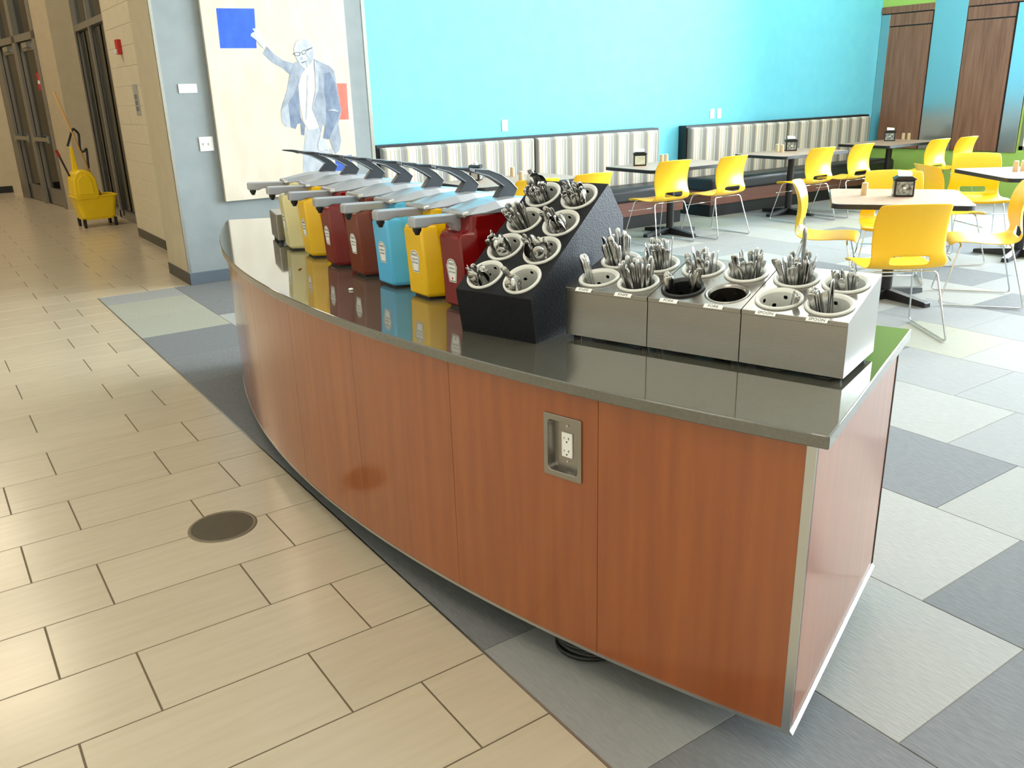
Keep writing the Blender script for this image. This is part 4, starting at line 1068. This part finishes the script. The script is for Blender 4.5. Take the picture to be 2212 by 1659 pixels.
# corridor things on the block wall
E = thing('fire_alarm', 'red fire alarm box on pale block wall', 'fire alarm', (XW - 0.008, 5.53, 2.10))
put('body', MB().box(-0.045, 0, -0.05, 0.05, -0.075, 0.075), mat('alarm_red', C(190, 36, 30), 0.4), E, bevel=0.006)
put('strobe_lens', MB().box(-0.07, -0.045, -0.03, 0.03, -0.07, -0.02), M['white_plastic'], E, bevel=0.006)
E = thing('restroom_sign', 'grey sign with pictogram squares on block wall beside pillar', 'sign', (XW - 0.008, 5.16, 1.56))
put('sign_plate', MB().box(-0.006, 0, -0.1, 0.1, -0.155, 0.155), mat('sign_grey', C(168, 168, 166), 0.4), E, bevel=0.002)
for zc in (0.03, -0.03, -0.09):
    put('pictogram', MB().box(-0.0075, -0.006, -0.05, 0.06, zc - 0.024, zc + 0.024), mat('sign_dark', C(112, 112, 118), 0.5), E)

# round floor cover
E = thing('floor_cover', 'round dark metal grate set into beige floor tiles', 'floor cover', (DR[0], DR[1], 0))
cvm = mat('cover_metal', C(122, 112, 94), 0.5, 0.3)
put('rim', MB().lathe([(0.112, 0.0005), (0.113, 0.0035), (0.124, 0.003), (0.127, 0.0002)], 48), cvm, E, smooth=True)
put('disc', MB().lathe([(0.001, 0.0012), (0.113, 0.0012)], 48), mat('cover_dark', C(64, 58, 48), 0.6, 0.2), E)
gm = MB()
for i in range(-15, 16):
    x = i * 0.0073; h = math.sqrt(max(0, 0.112 ** 2 - x * x))
    gm.box(x - 0.0017, x + 0.0017, -h, h, 0.0012, 0.0028); gm.box(-h, h, x - 0.0017, x + 0.0017, 0.0012, 0.0028)
put('grid_bars', gm, cvm, E, rot=(0, 0, 0.3), kind='stuff')

# mop bucket
E = thing('mop_bucket', 'yellow wheeled mop bucket with wringer in front of glazing', 'mop bucket', (1.68, 7.62, 0), R(4))
bk = MB(); 
def rr(w, d, z, cx=0, cy=0, r=0.05): return [(cx + a, cy + b, z) for a, b in rrect(w / 2, d / 2, r, 3)]
bk.loft([rr(0.40, 0.30, 0.10), rr(0.42, 0.32, 0.13), rr(0.50, 0.37, 0.385), rr(0.535, 0.40, 0.39), rr(0.535, 0.40, 0.405), rr(0.49, 0.36, 0.405), rr(0.40, 0.30, 0.14)], cap=False)
bk.add(rr(0.40, 0.30, 0.14), [tuple(range(16))]); bk.add(rr(0.40, 0.30, 0.10), [tuple(range(16))])
put('bucket', bk, M['yellow_bucket'], E, bevel=0.006)
wr = [(-0.25, 0.36), (0.02, 0.36), (0.04, 0.43), (0.025, 0.62), (-0.02, 0.70), (-0.08, 0.735), (-0.15, 0.735), (-0.21, 0.70), (-0.245, 0.62), (-0.26, 0.44)]
put('wringer', MB().prism(wr, 'y', -0.20, 0.12), M['yellow_bucket'], E, bevel=0.02, seg=3)
put('wringer_panel', MB().prism([(-0.20, 0.43), (-0.02, 0.43), (-0.03, 0.60), (-0.07, 0.67), (-0.15, 0.67), (-0.2, 0.6)], 'y', -0.212, -0.196), M['yellow_bucket'], E, bevel=0.006)
put('wringer_column', MB().prism([(-0.20, 0.66), (-0.12, 0.66), (-0.145, 1.02), (-0.175, 1.02)], 'y', -0.04, 0.02), M['yellow_bucket'], E, bevel=0.008)
put('wringer_lever', tri_tube(MB(), [(-0.24, -0.02, 0.66), (-0.32, -0.02, 0.93)], 0.012), M['black_metal'], E)
put('lever_grip', MB().tube([(-0.313, -0.02, 0.905), (-0.34, -0.02, 0.99)], 0.017, 8), mat('grip_red', C(150, 30, 24), 0.5), E)
put('side_strap', tri_tube(MB(), [(-0.20, -0.03, 1.03), (-0.10, -0.03, 1.25), (-0.04, -0.03, 1.18), (-0.06, -0.03, 0.98), (-0.03, -0.03, 0.94), (0.02, -0.03, 1.0), (0.0, -0.03, 0.74)], 0.014, 0.03), M['black'], E)
tri = MB().prism([(0.04, 0.19), (0.20, 0.19), (0.215, 0.215), (0.15, 0.325), (0.09, 0.325), (0.025, 0.215)], 'y', -0.1835, -0.1805)
put('warning_mark', tri, mat('print_grey', C(110, 100, 30), 0.6), E, rot=(R(-6), 0, 0), loc=(0, 0.006, 0))
put('warning_mark_centre', MB().prism([(0.075, 0.215), (0.165, 0.215), (0.12, 0.29)], 'y', -0.185, -0.1832), M['yellow_bucket'], E, rot=(R(-6), 0, 0), loc=(0, 0.006, 0))
for (sx_, sy_) in ((-0.19, -0.15), (0.19, -0.15), (-0.19, 0.15), (0.19, 0.15)):
    w_ = put('caster', MB().box(sx_ - 0.018, sx_ + 0.018, sy_ - 0.02, sy_ + 0.02, 0.05, 0.11), M['black_metal'], E)
    put('wheel', MB().prism([(sy_ + 0.038 * math.cos(k * 0.524), 0.038 + 0.038 * math.sin(k * 0.524)) for k in range(12)], 'x', sx_ - 0.014, sx_ + 0.014), M['black'], w_)
E = thing('mop', 'wooden handled mop leaning out of the yellow bucket', 'mop', (1.80, 7.60, 0.15))
put('handle', MB().tube([(0, 0, 0.08), (-0.36, -0.03, 1.54)], 0.014, 10), mat('mop_wood', C(196, 156, 96), 0.5), E, smooth=True)
put('mop_clamp', MB().tube([(-0.01, 0, 0.12), (-0.055, -0.003, 0.30)], [0.035, 0.02], 8), mat('mop_clamp', C(150, 110, 50), 0.6), E)
mh = MB(); rg = random.Random(3)
for i in range(26):
    a = rg.uniform(0, 6.28); q = rg.uniform(0.02, 0.08)
    mh.tube([(0.0, 0, 0.13), (q * 0.6 * math.cos(a), q * 0.6 * math.sin(a), 0.08), (q * math.cos(a), q * math.sin(a), 0.0)], 0.008, 5)
put('mop_head', mh, mat('mop_yarn', C(186, 176, 150), 0.9), E, kind='stuff')
